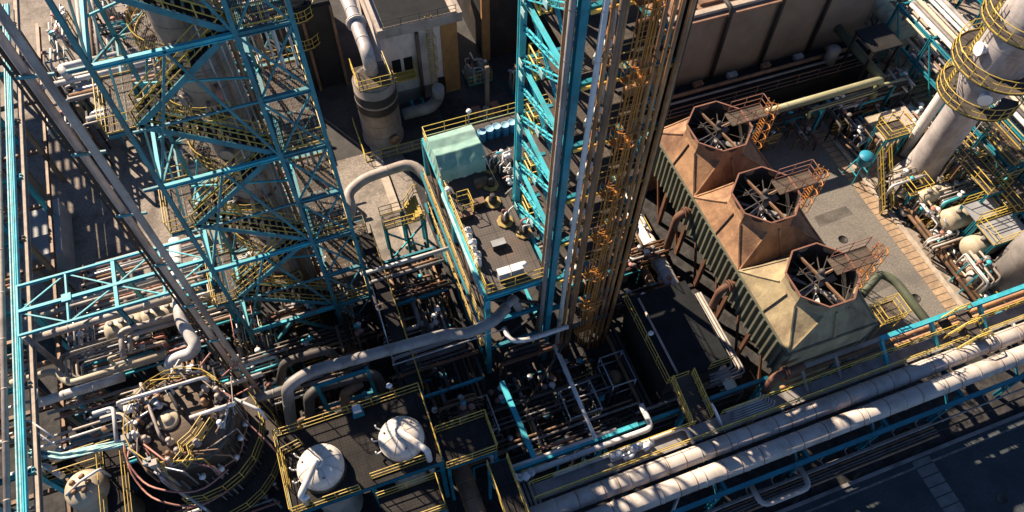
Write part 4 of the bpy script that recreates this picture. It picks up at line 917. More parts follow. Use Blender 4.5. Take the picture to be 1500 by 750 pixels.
# lower walkways at the bottom edge
def walkway(name, label, x0, x1, y0, y1, z, rails, m='grate_dark', legs=True, cat='walkway', rm='yellow_paint'):
    t = thing(name, label, cat, ((x0 + x1) / 2, (y0 + y1) / 2, 0))
    MB().box(x0, x1, y0, y1, z - .07, z).build('floor', m, t)
    cs = {'s': [(x0, y0, z), (x1, y0, z)], 'n': [(x0, y1, z), (x1, y1, z)], 'w': [(x0, y0, z), (x0, y1, z)], 'e': [(x1, y0, z), (x1, y1, z)]}
    for r in rails: MB().rail(cs[r], r=.042).build('handrail', rm, t)
    for p, q in (((x0, y0), (x1, y0)), ((x0, y1), (x1, y1))): MB().ibeam((*p, z - .2), (*q, z - .2), .14, .24).build('beam', 'blue_steel', t)
    if legs:
        for x in (x0 + .1, x1 - .1):
            for y in (y0 + .1, y1 - .1): MB().ibeam((x, y, 0), (x, y, z - .1), .2, .2).build('leg', 'blue_steel', t)
    return t
walkway('walkway', 'lower yellow railed walkway stepping down in front of the right dome', -2.6, 1.1, 12.4, 14.4, 7.2, 'nse')
walkway('walkway', 'short yellow railed walkway right of the dome platform over the brown duct', 1.9, 5.2, 14.6, 17.0, 7.6, 'nse')
walkway('walkway', 'yellow railed walkway at the bottom edge below the left dome', -7.2, -3.0, 12.2, 13.4, 6.4, 'ns')
walkway('walkway', 'narrow yellow railed walkway left of the long rack end', 4.3, 5.6, 9.5, 14.0, 7.3, 'we')
pipe('fat brown duct running towards the bottom edge right of the domes', [P(664, 655, 5.0), Vector((P(664, 655, 5.0).x + .1, 9, 5.0))], .62, 'pipe_brown', n=20, name='duct', cat='duct', hoops=1.4)
pipe('slimmer brown duct beside the fat one below the right dome', [P(625, 670, 5.6), Vector((P(625, 670, 5.6).x, 9, 5.6))], .3, 'pipe_brown', n=14, name='duct', cat='duct', hoops=2)
bank('shaded dark pipes under the lower walkway at the bottom edge', (-6, 10.6, 3), (5, 10.6, 3), 6, .4, [.12, .18, .09], ['pipe_grey', 'pipe_brown', 'galvanised'])
bank('upright looking grey tubes beside the rack end walkway', (6.4, 13, 5.5), (6.4, 8.2, 5.5), 4, .28, [.09], ['pipe_beige', 'pipe_grey'])

# ================================================================== round vessel, lower left
V = P(266, 615, 10.5); VR = 2.95
t = thing('round_vessel', 'big dark cylindrical vessel with a railed round top deck at lower left', 'vessel', (V.x, V.y, 0))
MB().lathe((V.x, V.y, 0), [(VR, 0), (VR, 10.2), (VR + .12, 10.22), (VR + .12, 10.4), (VR - .2, 10.42)], 48).build('shell', 'vessel_dark', t)
MB().lathe((V.x, V.y, 0), [(VR - .1, 10.4), (VR - .1, 10.5), (.01, 10.55)], 40).build('top_deck', 'vessel_top', t)
MB().lathe((V.x - .7, V.y + .2, 10.5), [(.62, 0), (.62, .18), (.55, .25), (.3, .25), (.3, .4), (.1, .45)], 24).build('hatch', 'cream_tank', t)
def ringrail(R, z, a0, a1, h=1.1, m='yellow_paint', sub=None):
    n = max(4, int(abs(a1 - a0) * R / 1.1)); pts = [(V.x + R * math.cos(a0 + (a1 - a0) * k / n), V.y + R * math.sin(a0 + (a1 - a0) * k / n), z) for k in range(n + 1)]
    MB().rail(pts, h, r=.042, sp=1.4).build('handrail', m, sub or t)
ringrail(VR, 10.5, .5, 4.0)
for z, R, a0, a1 in ((7.0, VR + 1.1, -1.9, .5), (3.6, VR + 1.5, -2.0, .6)):
    mb = MB(); n = 18; pts = [(V.x + q * math.cos(a0 + (a1 - a0) * k / n), V.y + q * math.sin(a0 + (a1 - a0) * k / n)) for q in (VR + .02, R) for k in range(n + 1)]
    vs = [(x, y, zz) for zz in (z, z - .07) for x, y in pts]; N1 = 2 * (n + 1)
    mb._add(vs, [(k, n + 1 + k, n + 2 + k, k + 1) for k in range(n)] + [(N1 + k, N1 + k + 1, N1 + n + 2 + k, N1 + n + 1 + k) for k in range(n)] + [(n + 1 + k, N1 + n + 1 + k, N1 + n + 2 + k, n + 2 + k) for k in range(n)])
    o = mb.build('ring_platform', 'grate_brown', t); ringrail(R - .05, z, a0, a1, sub=o)
zz_ = [P(262, 680, 10.5), P(272, 668, 10.5), P(268, 655, 10.5), P(285, 640, 10.5), P(302, 615, 10.5)]
MB().rail(zz_, .9, r=.045, sp=1).build('handrail', 'yellow_paint', t)
MB().rail([q + Vector((.45, -.35, 0)) for q in zz_], .9, r=.045, sp=1).build('handrail', 'yellow_paint', t)
rr = random.Random(12)
for k in range(34):
    a = rr.uniform(0, 2 * PI); R = rr.uniform(1.3, 2.85); c = Vector((V.x + R * math.cos(a), V.y + R * math.sin(a), 10.5))
    MB().lathe(c, [(.12, 0), (.12, .25), (.24, .28), (.24, .36), (.14, .42), (.1, .7), (.18, .75), (.02, .8)], 10).build('nozzle', rr.choice(['pipe_beige', 'pipe_beige', 'pipe_grey', 'dark_steel', 'pipe_brown', 'white_paint']), t)
for k in range(26):   # conduits and instrument tubing over the near side of the shell
    a = -2.4 + k * .125; z1 = rr.uniform(7.2, 10.4); z0 = rr.uniform(.5, 6); R = VR + rr.uniform(.08, .2)
    MB().tube([(V.x + R * math.cos(a), V.y + R * math.sin(a), z1), (V.x + R * math.cos(a), V.y + R * math.sin(a), z0)], rr.uniform(.03, .07), 5).build('conduit', rr.choice(['dark_steel', 'pipe_grey', 'galvanised', 'vessel_dark']), t)
for k in range(5):
    a = -1.5 + k * .33; c = Vector((V.x + (VR + .2) * math.cos(a), V.y + (VR + .2) * math.sin(a), 8.8 - .4 * (k % 3)))
    MB().lathe(c, [(.05, -.2), (.2, -.12), (.2, .12), (.05, .2)], 10, axis=(math.cos(a), math.sin(a), .4)).build('gauge', 'white_paint', t)
for k, (R, z, a0, a1, lab) in enumerate(((VR + .9, 8.9, 2.9, 5.2, 'upper pink hose looped round the left side of the round vessel'), (VR + 1.3, 7.4, 3.0, 5.0, 'lower pink hose looped round the left side of the round vessel'), (VR + .25, 8.2, -1.3, .35, 'pink line curving across the shaded right side of the round vessel'))):
    n = 16; tag(MB().tube([(V.x + R * math.cos(a0 + (a1 - a0) * i / n), V.y + R * math.sin(a0 + (a1 - a0) * i / n), z + .25 * math.sin(i * .9)) for i in range(n + 1)], .06, 6, bend=.01).build('hose', 'pipe_pink'), lab, 'hose', 'pink hoses on the round vessel')
rr = random.Random(21)
for k in range(46):   # pipes and cables strung round the rim of the vessel
    a = rr.uniform(0, 2 * PI); b = a + rr.uniform(.2, 1.3); R0, R1 = rr.uniform(2.2, 3.2), rr.uniform(2.6, 3.7); z0, z1 = rr.uniform(10.5, 11.3), rr.uniform(9.4, 11.6)
    p0, p1 = Vector((V.x + R0 * math.cos(a), V.y + R0 * math.sin(a), z0)), Vector((V.x + R1 * math.cos(b), V.y + R1 * math.sin(b), z1))
    MB().tube([p0 - Z * .3, p0, p1, p1 - Z * rr.uniform(.4, 2.5)], rr.uniform(.025, .08), 6).build('tubing', rr.choice(['dark_steel', 'pipe_beige', 'pipe_pink', 'galvanised', 'yellow_paint', 'pipe_brown']), t)
for k in range(9):
    a = rr.uniform(.2, 4.2); q = Vector((V.x + 2.95 * math.cos(a), V.y + 2.95 * math.sin(a), 10.5)); MB().box(q.x - .22, q.x + .22, q.y - .18, q.y + .18, q.z + .5, q.z + 1.0).bar(q, q + Z * .55, .07).build('instrument_box', rr.choice(['steel_box', 'white_paint', 'pipe_beige']), t)
rr = random.Random(3)
for k, lab in enumerate(('pink braced scaffold pole leaning over the far rim of the round vessel', 'pink pole crossing behind the round vessel top', 'pink pole at the right rim of the round vessel', 'pale pole lying across the rim of the round vessel')):
    a = .2 + k * .55; c = Vector((V.x + (VR + .5) * math.cos(a), V.y + (VR + .5) * math.sin(a), 8.5))
    tag(MB().tube([c + Vector((-1.3, .6 - .5 * k, 0)), c + Vector((1.4, .2 * k, 2.2))], .06, 6).build('scaffold_pole', 'pipe_pink' if k < 3 else 'pipe_white'), lab, 'pole')
for k, (pa, pb, z, m, lab) in enumerate((((170, 590), (300, 552), 11.6, 'pipe_white', 'pale pipe laid across the far rim of the round vessel'), ((186, 655), (250, 700), 10.4, 'pipe_grey', 'grey pipe slanting down the left side of the round vessel'), ((205, 560), (235, 640), 11.2, 'pipe_beige', 'beige pipe crossing the left of the vessel top'),
        ((310, 570), (380, 600), 10.6, 'pipe_white', 'pale pipe at the right rim of the round vessel'), ((330, 590), (395, 650), 9.5, 'pipe_pink', 'pink pipe slanting past the right rim of the round vessel'), ((180, 625), (240, 590), 11.0, 'galvanised', 'silver pipe crossing the upper left rim of the round vessel'),
        ((225, 690), (300, 745), 8.0, 'galvanised', 'silver pipe low on the left side of the round vessel'), ((240, 560), (262, 600), 11.4, 'dark_steel', 'dark pipe entering the vessel top from behind'))):
    a_, b_ = P(*pa, z), P(*pb, z); pipe(lab, [a_ - Z * 1.2, a_, b_, b_ - Z * 1.6], (.11, .09, .1, .1, .06, .08, .09, .12)[k], m, bend=.3)
# domed drum with platform in the bottom left corner
c = P(120, 712, 7.0)
t = thing('domed_drum', 'cream domed drum in the bottom left corner inside a yellow railed platform', 'vessel', (c.x, c.y, 0))
MB().lathe((c.x, c.y, 0), [(1.25, .2), (1.25, 6.4)] + [(1.25 * math.cos(a), 6.4 + .85 * math.sin(a)) for a in [PI / 2 * k / 8 for k in range(1, 9)]], 30).build('shell', 'cream_tank', t)
MB().tube([(c.x - .9, c.y - .3, 7.1), (c.x + .1, c.y + .1, 7.5), (c.x + 1.3, c.y + .5, 7.5), (c.x + 1.3, c.y + .5, 5)], .09, 8).build('vent_pipe', 'pipe_white', t)
for k in range(5): MB().lathe((c.x + .5 * math.cos(k * 1.3), c.y + .5 * math.sin(k * 1.3), 7.05), [(.12, 0), (.12, .25), (.2, .26), (.05, .4)], 10).build('nozzle', 'pipe_brown', t)
t = walkway('drum_platform', 'yellow railed platform beside the cream domed drum in the corner', c.x + 1.0, c.x + 2.4, c.y - 2.6, c.y + 2.4, 6.0, 'ewn')
walkway('drum_platform', 'yellow railed platform behind the cream domed drum in the corner', c.x - 2.6, c.x + .9, c.y + 1.5, c.y + 2.5, 6.0, 'sn')
# ================================================================== rack down the left edge
LX = -22.3
t = thing('pipe_rack', 'tall pipe rack standing along the left edge of the picture', 'pipe rack', (LX - 1, 40, 0))
for k, y in enumerate((17, 23, 29, 35, 41, 47, 53, 59, 65)):
    for x in (LX + .45, LX - 3.2): MB().ibeam((x, y, 0), (x, y, 8), .34, .34, .06).build('column', 'cyan_steel' if k % 2 else 'wall_tan', t)
    MB().ibeam((LX + .6, y, 7.7), (LX - 3.6, y, 7.7), .26, .36).build('cross_beam', 'cyan_steel', t)
    MB().ibeam((LX + .6, y, 4.2), (LX - 3.6, y, 4.2), .26, .36).build('cross_beam', 'pipe_brown', t)
MB().ibeam((LX + .62, 14, 7.6), (LX + .62, 70, 7.6), .3, .5).build('edge_beam', 'kerb_stone', t)
MB().ibeam((LX + .62, 14, 3.6), (LX + .62, 70, 3.6), .3, .4).build('edge_beam', 'pipe_brown', t)
t = thing('cable_bundle', 'thick straight pale cyan cable bundle lying along the left rack', 'cable bundle', (LX, 40, 8))
rr = random.Random(5)
for k in range(13):
    ph = rr.uniform(0, 6); a = LX - .24 + .48 * k / 12; pts = []
    for j in range(90): y = 14 + j * .6; pts.append((a + .018 * math.sin(y * .5 + ph), y, 8.1 + .13 * math.sin(k * 1.7) + .02 * math.sin(y * .7 + ph)))
    MB().tube(pts, .085, 5, bend=.01).build('cable', 'cable_cyan' if k % 4 else 'cyan_steel', t)
t = thing('cable_bundle', 'pale cyan cable bundle branching right from the left rack below the white pipes', 'cable bundle', (-19, 25, 6))
b0 = pp(7.2, (42, 664), (90, 668), (150, 655), (195, 645), snap=False)
for k in range(7):
    ph = k * 1.3; pts = []
    for a, b in zip(b0[:-1], b0[1:]):
        for j in range(6): q = a.lerp(b, j / 6); pts.append(q + Vector((0, -.22 + .07 * k + .05 * math.sin(q.x * 2 + ph), .08 * math.sin(q.x * 1.5 + ph))))
    MB().tube(pts, .06, 5, bend=.01).build('cable', 'cable_cyan', t)
for x, r, m, lab in ((-23.15, .2, 'pipe_beige', 'beige pipe nearest the cyan cable bundle on the left rack'), (-23.7, .12, 'pipe_brown', 'slim brown pipe second from the cable bundle on the left rack'), (-24.2, .26, 'pipe_white', 'fat pale pipe along the very left edge'), (-24.85, .16, 'pipe_beige', 'beige pipe at the outer side of the left rack'), (-25.4, .22, 'pipe_grey', 'outermost grey pipe of the left rack')):
    pipe(lab, [(x, 14, 8 + r), (x, 70, 8 + r)], r, m, name='rack_pipe', hoops=4, group='pipes on the left rack')
for i, (y, n, rr_) in enumerate(((21, 5, .1), (27, 4, .14), (32.5, 5, .08), (39, 4, .12), (46, 4, .1), (55, 4, .1))):
    bank(['nearest', 'second', 'third', 'fourth', 'fifth', 'farthest'][i] + ' bank of brown cross pipes under the left rack', (-27, y, 5.2), (LX - .4, y, 5.2), n, .4, [rr_, rr_ * 1.5], ['pipe_brown', 'pipe_beige', 'pipe_pink'], legs=False, group='cross pipes under the left rack')
# horizontal cyan frame bridging from the left rack to the stair tower
fz = 9.2
y0, y1, y2 = P(120, 394, fz).y, P(120, 431, fz).y, P(130, 463, fz).y
t = thing('bracing_frame', 'cyan steel horizontal bracing frame bridging from left rack to stair tower', 'steel frame', (-16, y1, fz))
fx0, fx1 = LX + .6, TX0 - .9
for y in (y0, y1, y2): MB().ibeam((fx0, y, fz), (fx1, y, fz), .22 if y == y1 else .14, .24).build('chord', 'cyan_steel', t)
xs = [fx0 + (fx1 - fx0) * k / 4 for k in range(5)]
for k, x in enumerate(xs):
    MB().ibeam((x, y0, fz - .02), (x, y2, fz - .02), .24 if k == 2 else .12, .24).build('strut', 'cyan_steel', t)
for k in range(4):
    for ya, yb in ((y0, y1), (y1, y2)):
        if (k + (ya == y1)) % 2: MB().bar((xs[k], ya, fz - .06), (xs[k + 1], yb, fz - .06), .09).build('brace', 'cyan_steel', t)
        else: MB().bar((xs[k], yb, fz - .06), (xs[k + 1], ya, fz - .06), .09).build('brace', 'cyan_steel', t)
for x in (xs[2], xs[4]):
    for y in (y0, y2): MB().ibeam((x, y, 0), (x, y, fz - .15), .28, .28).build('column', 'blue_steel', t)
for x in (xs[1], xs[3]): MB().box(x - .3, x + .3, y1 - .3, y1 + .3, fz + .16, fz + .19).build('node_plate', 'cyan_steel', t)

# lower left pipes, listed from the frame down to the bottom edge
Lp = [
 ('beige pipe right below the cyan bracing frame', 7.0, [(36, 500), (165, 468), (262, 446)], .27, 'pipe_beige', 4),
 ('cream pipe with a shallow kink left of the big white elbow pipe', 6.4, [(14, 562), (79, 549), (101, 562), (244, 524)], .24, 'cream_tank', 0),
 ('straight fat white pipe in the middle of the lower left yard', 6.2, [(50, 592), (182, 556)], .32, 'pipe_white', 2.5),
 ('pale pipe leaving the left rack above the white railing', 7.6, [(-5, 603), (54, 588), (52, 570)], .11, 'pipe_white', 0),
 ('brown pipe passing under the cream kinked pipe', 4.6, [(40, 540), (110, 520), (120, 560)], .2, 'pipe_brown', 0),
 ('grey pipe beside the fat white pipe on its lower side', 5.4, [(70, 606), (190, 572)], .12, 'pipe_grey', 0),
 ('reddish thin pipe under the fat white pipe', 5.2, [(80, 615), (195, 582)], .07, 'pipe_pink', 0),
 ('white hooked pipe left of the round vessel', 8.6, [(136, 606), (166, 600), (196, 640)], .13, 'pipe_white', 0),
 ('upper of two brown elbow pipes entering the round vessel', 8.0, [(148, 615), (176, 613), (200, 628)], .22, 'pipe_beige', 0),
 ('lower of two brown elbow pipes entering the round vessel', 7.6, [(150, 630), (180, 628), (204, 645)], .22, 'pipe_brown', 0),
 ('pale pipe with an elbow above the corner drum', 6.6, [(16, 697), (66, 684), (92, 698)], .2, 'pipe_white', 0),
 ('thin white pipe in the white railing at the left rack', 7.8, [(0, 628), (42, 618), (78, 640)], .06, 'white_paint', 0),
 ('second thin white pipe in the white railing at the left rack', 7.6, [(0, 640), (44, 630), (80, 652)], .06, 'white_paint', 0),
 ('grey pipe at the top edge of the lower left yard, behind the frame', 5.5, [(30, 470), (240, 412)], .16, 'pipe_grey', 3),
 ('pale pipe running right from the left rack towards the vessel rim', 6.0, [(60, 655), (190, 622)], .09, 'pipe_white', 0),
 ('beige pipe running right from the left rack just under the vessel rim', 5.8, [(60, 645), (190, 611)], .1, 'pipe_beige', 0),
 ('pale pipe reaching the tower foot behind the round vessel', 7.0, [(250, 590), (330, 568), (385, 552)], .17, 'pipe_white', 3),
 ('fat dull pipe running to the right behind the round vessel', 6.2, [(325, 600), (440, 570)], .3, 'pipe_grey', 2),
 ('cream pipe pair member nearest the big white elbow pipe', 6.6, [(262, 470), (188, 490), (190, 517)], .2, 'pipe_beige', 0),
 ('cream pipe with a long elbow left of the white elbow pipe', 6.9, [(262, 460), (176, 482), (178, 512), (186, 522)], .2, 'pipe_beige', 0),
 ('white pipe laid across the vessel top from the right', 11.3, [(278, 612), (345, 594)], .13, 'pipe_white', 0),
 ('white twin pipe elbow rising behind the round vessel', 9.0, [(252, 540), (250, 562), (290, 552)], .1, 'pipe_white', 0),
]
for lab, z, pix, r, m, h in Lp: pipe(lab, pp(z, *pix), r, m, hoops=h, bend=max(.3, r * 2))
q = pp([7.4, 7.4, 7.0, 6.6, 6.4, 5.0], (256, 352), (264, 470), (287, 505), (280, 518), (250, 526), (249, 545), snap=False)
pipe('fat white pipe with an S bend dropping from the tower to the round vessel', q, .42, 'pipe_white', n=18, bend=.8, hoops=2.2)
pipe('grey diagonal duct slanting beside the cyan bracing frame', pp([8.6, 4.0], (35, 492), (100, 545), snap=False), .2, 'pipe_grey', name='duct', cat='duct')
bk = [P(88 + 6 * k, 521 - 1 * k, 5.6) for k in range(5)]
for k in range(5):
    p0 = P(190 + 2 * k, 494 + 4.5 * k, 5.6); x0 = bk[0].x + k * .34; y0_ = bk[0].y - k * .28
    pipe(['top', 'second', 'middle', 'fourth', 'lowest'][k] + ' of five slim pipes bending round together left of the cream drums', [(p0.x, y0_, 5.6), (x0, y0_, 5.6), (x0, y0_ - 1.5 + .1 * k, 5.6), (x0 + 1.6, y0_ - 2.4 + .1 * k, 5.2)], .085, 'pipe_beige' if k % 2 else 'pipe_grey', group='five slim pipes bending together', bend=.25)
# horizontal drums below the frame
def hdrum(c, length, R, m, label, group, axis=(1, 0, 0), legs=True, name='horizontal_drum'):
    c = Vector(c); ax = Vector(axis); t = thing(name, label, 'drum vessel', c, group)
    mid = c + Z * (R + .6)
    prof = [(R * math.sin(a), -R * .55 * math.cos(a)) for a in [PI / 2 * k / 6 for k in range(7)]]
    prof = [(max(r, .01), z) for r, z in prof] + [(r if r > .01 else .01, length + R * .55 * math.cos(a)) for r, a in [(R * math.sin(a), a) for a in [PI / 2 - PI / 2 * k / 6 for k in range(7)]]]
    MB().lathe(mid - ax * length / 2, prof, 24, axis=ax).build('shell', m, t)
    for s_ in (-.3, .3):
        q = mid + ax * length * s_; MB().bar(q - Z * (R + .6), q - Z * R * .5, .3 if abs(ax.x) > .5 else R * 1.4, R * 1.4 if abs(ax.x) > .5 else .3, up=(0, 1, 0)).build('saddle', 'pipe_grey', t)
    for s_ in (-.35, 0, .35):
        q = mid + ax * length * s_ + Z * R * .95; MB().lathe(q, [(.14, 0), (.14, .25), (.22, .26), (.22, .34), (.1, .36)], 10).build('nozzle', 'pipe_grey', t)
    return t
for px, py, lab in ((186, 480, 'cream horizontal drum left of the two below the bracing frame'), (238, 462, 'cream horizontal drum right of the two below the bracing frame')):
    p = P(px, py, 4.8); p.z = 3.2; hdrum(p, 2.0, .92, 'cream_tank', lab, 'cream drums below the bracing frame')
# undergrowth of pipes on the lower left ground
rows = [('just in front of the stair tower foot', -14, -7.5, 33.0, 3.0), ('under the fat white pipe', -21, -12, 31.2, 3.0), ('below the cyan cable branch', -20.5, -15.5, 24.4, 3.2), ('under the bracing frame', -21, -11, 37.6, 2.6),
        ('between the cream drums and the bracing frame', -20, -10, 39.6, 3.4), ('left of the round vessel', -20.5, -15, 28.0, 3.6), ('under the kinked cream pipe', -21, -12, 34.2, 3.6), ('at the bottom edge left of the round vessel', -16.5, -9, 18.6, 2.6), ('in front of the round vessel', -11, -7.2, 21.5, 1.6),
        ('behind the round vessel', -12, -6, 27.4, 4.0), ('right of the round vessel', -9.0, -3, 25.2, 3.2)]
for i, (w_, xa, xb, y, z) in enumerate(rows):
    rr = random.Random(i + 40)
    bank('bank of mixed brown and pale pipes ' + w_, (xa, y, z), (xb, y, z), 6, .33, [rr.uniform(.05, .16) for _ in range(5)], rr.sample(['pipe_beige', 'pipe_brown', 'pipe_white', 'pipe_pink', 'pipe_grey', 'cyan_steel', 'galvanised'], 5), drop=1)
# ================================================================== the shaded pit between the stair tower and the deck
pipe('fat beige pipe looping from the stair tower to the deck corner', [P(498, 335, 5.2), P(516, 308, 6.4), P(508, 284, 7.0), P(532, 262, 7.0), Vector((P(604, 244, 7.0).x, P(532, 262, 7.0).y + .3, 7.0)), P(628, 262, 6.4), P(634, 300, 3.5)], .42, 'pipe_beige', n=20, bend=.9, hoops=2.4)
q = pp([3.0, 9.5, 9.5, 9.5, 9.5, 10.2, 10.2], (428, 632), (420, 566), (452, 545), (655, 489), (684, 489), (722, 472), (742, 450), snap=False)
pipe('very fat grey pipe spanning the dark pit from the dome platform to the deck', q, .38, 'pipe_grey', n=20, bend=.9, hoops=3)
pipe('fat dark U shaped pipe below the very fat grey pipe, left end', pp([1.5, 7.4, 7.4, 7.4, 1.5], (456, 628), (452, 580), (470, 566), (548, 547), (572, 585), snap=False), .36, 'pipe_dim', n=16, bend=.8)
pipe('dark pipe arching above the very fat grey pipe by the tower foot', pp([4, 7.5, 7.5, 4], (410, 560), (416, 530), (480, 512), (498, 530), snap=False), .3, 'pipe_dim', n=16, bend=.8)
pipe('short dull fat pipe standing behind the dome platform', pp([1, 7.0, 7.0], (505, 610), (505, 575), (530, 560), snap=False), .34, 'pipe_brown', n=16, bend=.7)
f0, f1 = P(464, 566, 8.6), P(540, 548, 8.6); f1.y = f0.y
t = thing('pipe_support', 'small teal steel portal carrying the very fat grey pipe', 'pipe support', ((f0.x + f1.x) / 2, f0.y, 0))
MB().ibeam(f0, f1, .2, .3).build('beam', 'blue_steel', t)
for f in (f0, f1): MB().ibeam((f.x, f.y, 0), (f.x, f.y, 8.9), .24, .24).build('post', 'blue_steel', t)
MB().ibeam((f0.x, f0.y, 5), (f1.x, f1.y, 5), .18, .26).build('beam', 'blue_steel', t)
pipe('straight white pipe crossing the pit to the left side of the deck', pp(6.4, (528, 402), (672, 366)), .15, 'pipe_white', n=10)
pipe('thin grey pipe crossing the pit under the very fat grey pipe', pp(8.4, (575, 535), (740, 484)), .05, 'galvanised')
pipe('thin grey line dropping beside the stair tower into the pit', pp([12, 8.4], (545, 420), (578, 536), snap=False), .04, 'galvanised')
pipe('grey pipe with two bends in the middle of the pit', pp(4.6, (592, 405), (604, 440), (612, 478), (575, 497)), .16, 'pipe_grey', bend=.4)
pipe('white pipe with an elbow on the near face of the deck', pp([7.6, 7.6, 7.2, 7.2], (738, 480), (748, 500), (772, 498), (832, 478), snap=False), .18, 'pipe_white', n=10, bend=.5)
pipe('beige pipe curling up at the front left corner column of the deck', pp([10.2, 10.4, 8], (736, 455), (752, 436), (760, 452), snap=False), .3, 'pipe_grey', n=14)
pipe('long white pipe slanting down through the pit in front of the pipe tower', [P(812, 505, 6.5), P(872, 642, 6.0)], .14, 'pipe_white', n=10)
pipe('slim pale pipe close beside the long white slanting pipe', [P(822, 520, 6.0), P(866, 625, 5.6)], .06, 'pipe_white')
pipe('dark diagonal brace pipe from the tower foot to the pit floor', [P(828, 500, 7.2), P(768, 598, 3)], .1, 'dark_steel')
for i, (dx, lab) in enumerate(((0, 'pink pipe along the foot of the deck, left of two'), (.3, 'pink pipe along the foot of the deck, right of two'))):
    a, b = P(650, 470, 2.2), P(694, 612, 2.2); pipe(lab, [a + Vector((dx, 0, 0)), Vector((a.x + dx, b.y, 2.2))], .06, 'pipe_pink', group='pink pipes at the foot of the deck')
pipe('red pipe lying in the pit beside the cyan rack beam', pp(4.0, (780, 662), (842, 640)), .1, 'pipe_pink')
# access platform with yellow rails, cyan below
p0 = P(585, 322, 4.6)
t = thing('access_platform', 'yellow railed access platform and steps on cyan supports left of the deck', 'platform', (p0.x, p0.y, 0))
xa, xb, ya, yb = P(560, 325, 4.6).x, DX0 - 1.0, p0.y - .6, p0.y + .9
MB().box(xa, xb, ya, yb, 4.54, 4.6).build('floor', 'grate_open', t)
MB().rail([(xa, ya, 4.6), (xb, ya, 4.6)], r=.05, sp=.8).rail([(xa, yb, 4.6), (xa + 2.0, yb, 4.6), (xa + 3.0, yb + .6, 5.4), (xb, yb + .6, 5.4)], r=.05, sp=.8).build('handrail', 'yellow_bright', t)
for k in range(5): MB().box(xa + 2.0 + k * .22, xa + 2.25 + k * .22, ya + .1, yb + .5, 4.6 + k * .16, 4.66 + k * .16).build('step', 'yellow_paint', t)
for x in (xa + .1, (xa + xb) / 2, xb - .1):
    for y in (ya + .1, yb - .1): MB().ibeam((x, y, 0), (x, y, 4.5), .2, .2).build('leg', 'cyan_steel', t)
MB().bar((xa, ya, .3), (xb, ya, 4.3), .12).bar((xa, ya - .05, 4.3), (xb, ya - .05, .3), .12).build('brace', 'cyan_steel', t)
p1 = P(520, 345, 4.6)
walkway('walkway', 'yellow railed landing at the near end of the fat beige looping pipe', p1.x - .8, p1.x + 1.0, p1.y - .2, p1.y + 1.3, 4.6, 'sew', m='grate_open')
w0, w1 = P(546, 345, 5.4), P(590, 520, 5.4)
t = walkway('pit_walkway', 'long narrow walkway with one yellow rail down the left side of the pit', w0.x - 1.0, w0.x, w1.y - 3, w0.y + .3, 5.4, 'e')
# steel grid and pipe banks in the pit
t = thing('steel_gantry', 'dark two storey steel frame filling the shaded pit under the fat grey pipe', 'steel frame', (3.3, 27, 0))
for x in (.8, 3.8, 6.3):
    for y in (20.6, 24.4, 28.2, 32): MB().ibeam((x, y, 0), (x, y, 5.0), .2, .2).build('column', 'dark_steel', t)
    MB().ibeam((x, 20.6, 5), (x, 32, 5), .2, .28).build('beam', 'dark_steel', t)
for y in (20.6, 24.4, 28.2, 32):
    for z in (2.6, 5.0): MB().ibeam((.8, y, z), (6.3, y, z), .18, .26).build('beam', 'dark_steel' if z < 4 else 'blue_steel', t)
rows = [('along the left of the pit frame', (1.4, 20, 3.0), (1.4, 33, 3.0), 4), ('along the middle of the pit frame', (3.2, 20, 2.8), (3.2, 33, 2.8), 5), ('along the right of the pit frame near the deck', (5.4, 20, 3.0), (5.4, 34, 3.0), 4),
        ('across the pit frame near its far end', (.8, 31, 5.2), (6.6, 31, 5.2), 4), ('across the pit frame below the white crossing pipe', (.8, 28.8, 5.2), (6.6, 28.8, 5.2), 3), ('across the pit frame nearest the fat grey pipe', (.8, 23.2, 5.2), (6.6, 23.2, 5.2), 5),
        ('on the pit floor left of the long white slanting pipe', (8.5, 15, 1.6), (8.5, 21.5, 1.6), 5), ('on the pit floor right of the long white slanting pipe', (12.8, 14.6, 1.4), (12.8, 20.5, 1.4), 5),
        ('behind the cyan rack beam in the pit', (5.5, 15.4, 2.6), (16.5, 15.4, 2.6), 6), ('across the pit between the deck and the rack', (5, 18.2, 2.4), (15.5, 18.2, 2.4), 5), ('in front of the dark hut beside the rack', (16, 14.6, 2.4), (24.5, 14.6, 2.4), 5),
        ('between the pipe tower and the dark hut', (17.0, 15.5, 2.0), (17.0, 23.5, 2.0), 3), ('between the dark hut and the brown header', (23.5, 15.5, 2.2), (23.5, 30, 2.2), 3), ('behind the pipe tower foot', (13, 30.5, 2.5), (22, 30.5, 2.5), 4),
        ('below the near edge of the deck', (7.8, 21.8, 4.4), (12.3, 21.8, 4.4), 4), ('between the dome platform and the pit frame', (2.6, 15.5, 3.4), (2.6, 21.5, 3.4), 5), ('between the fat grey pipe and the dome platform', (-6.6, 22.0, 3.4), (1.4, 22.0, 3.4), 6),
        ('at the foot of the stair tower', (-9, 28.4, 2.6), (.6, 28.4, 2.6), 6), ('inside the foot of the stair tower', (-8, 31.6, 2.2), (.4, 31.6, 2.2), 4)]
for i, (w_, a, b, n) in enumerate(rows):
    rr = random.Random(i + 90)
    bank('shaded bank of pipes ' + w_, a, b, n, .36, [rr.uniform(.05, .16) for _ in range(5)], rr.sample(['pipe_dim', 'pipe_brown', 'pipe_rust', 'pipe_dim', 'pipe_dim', 'pipe_grey', 'dark_steel', 'dark_steel'], 5), drop=1)  # dark palette: the pit's shade is painted into these pipes
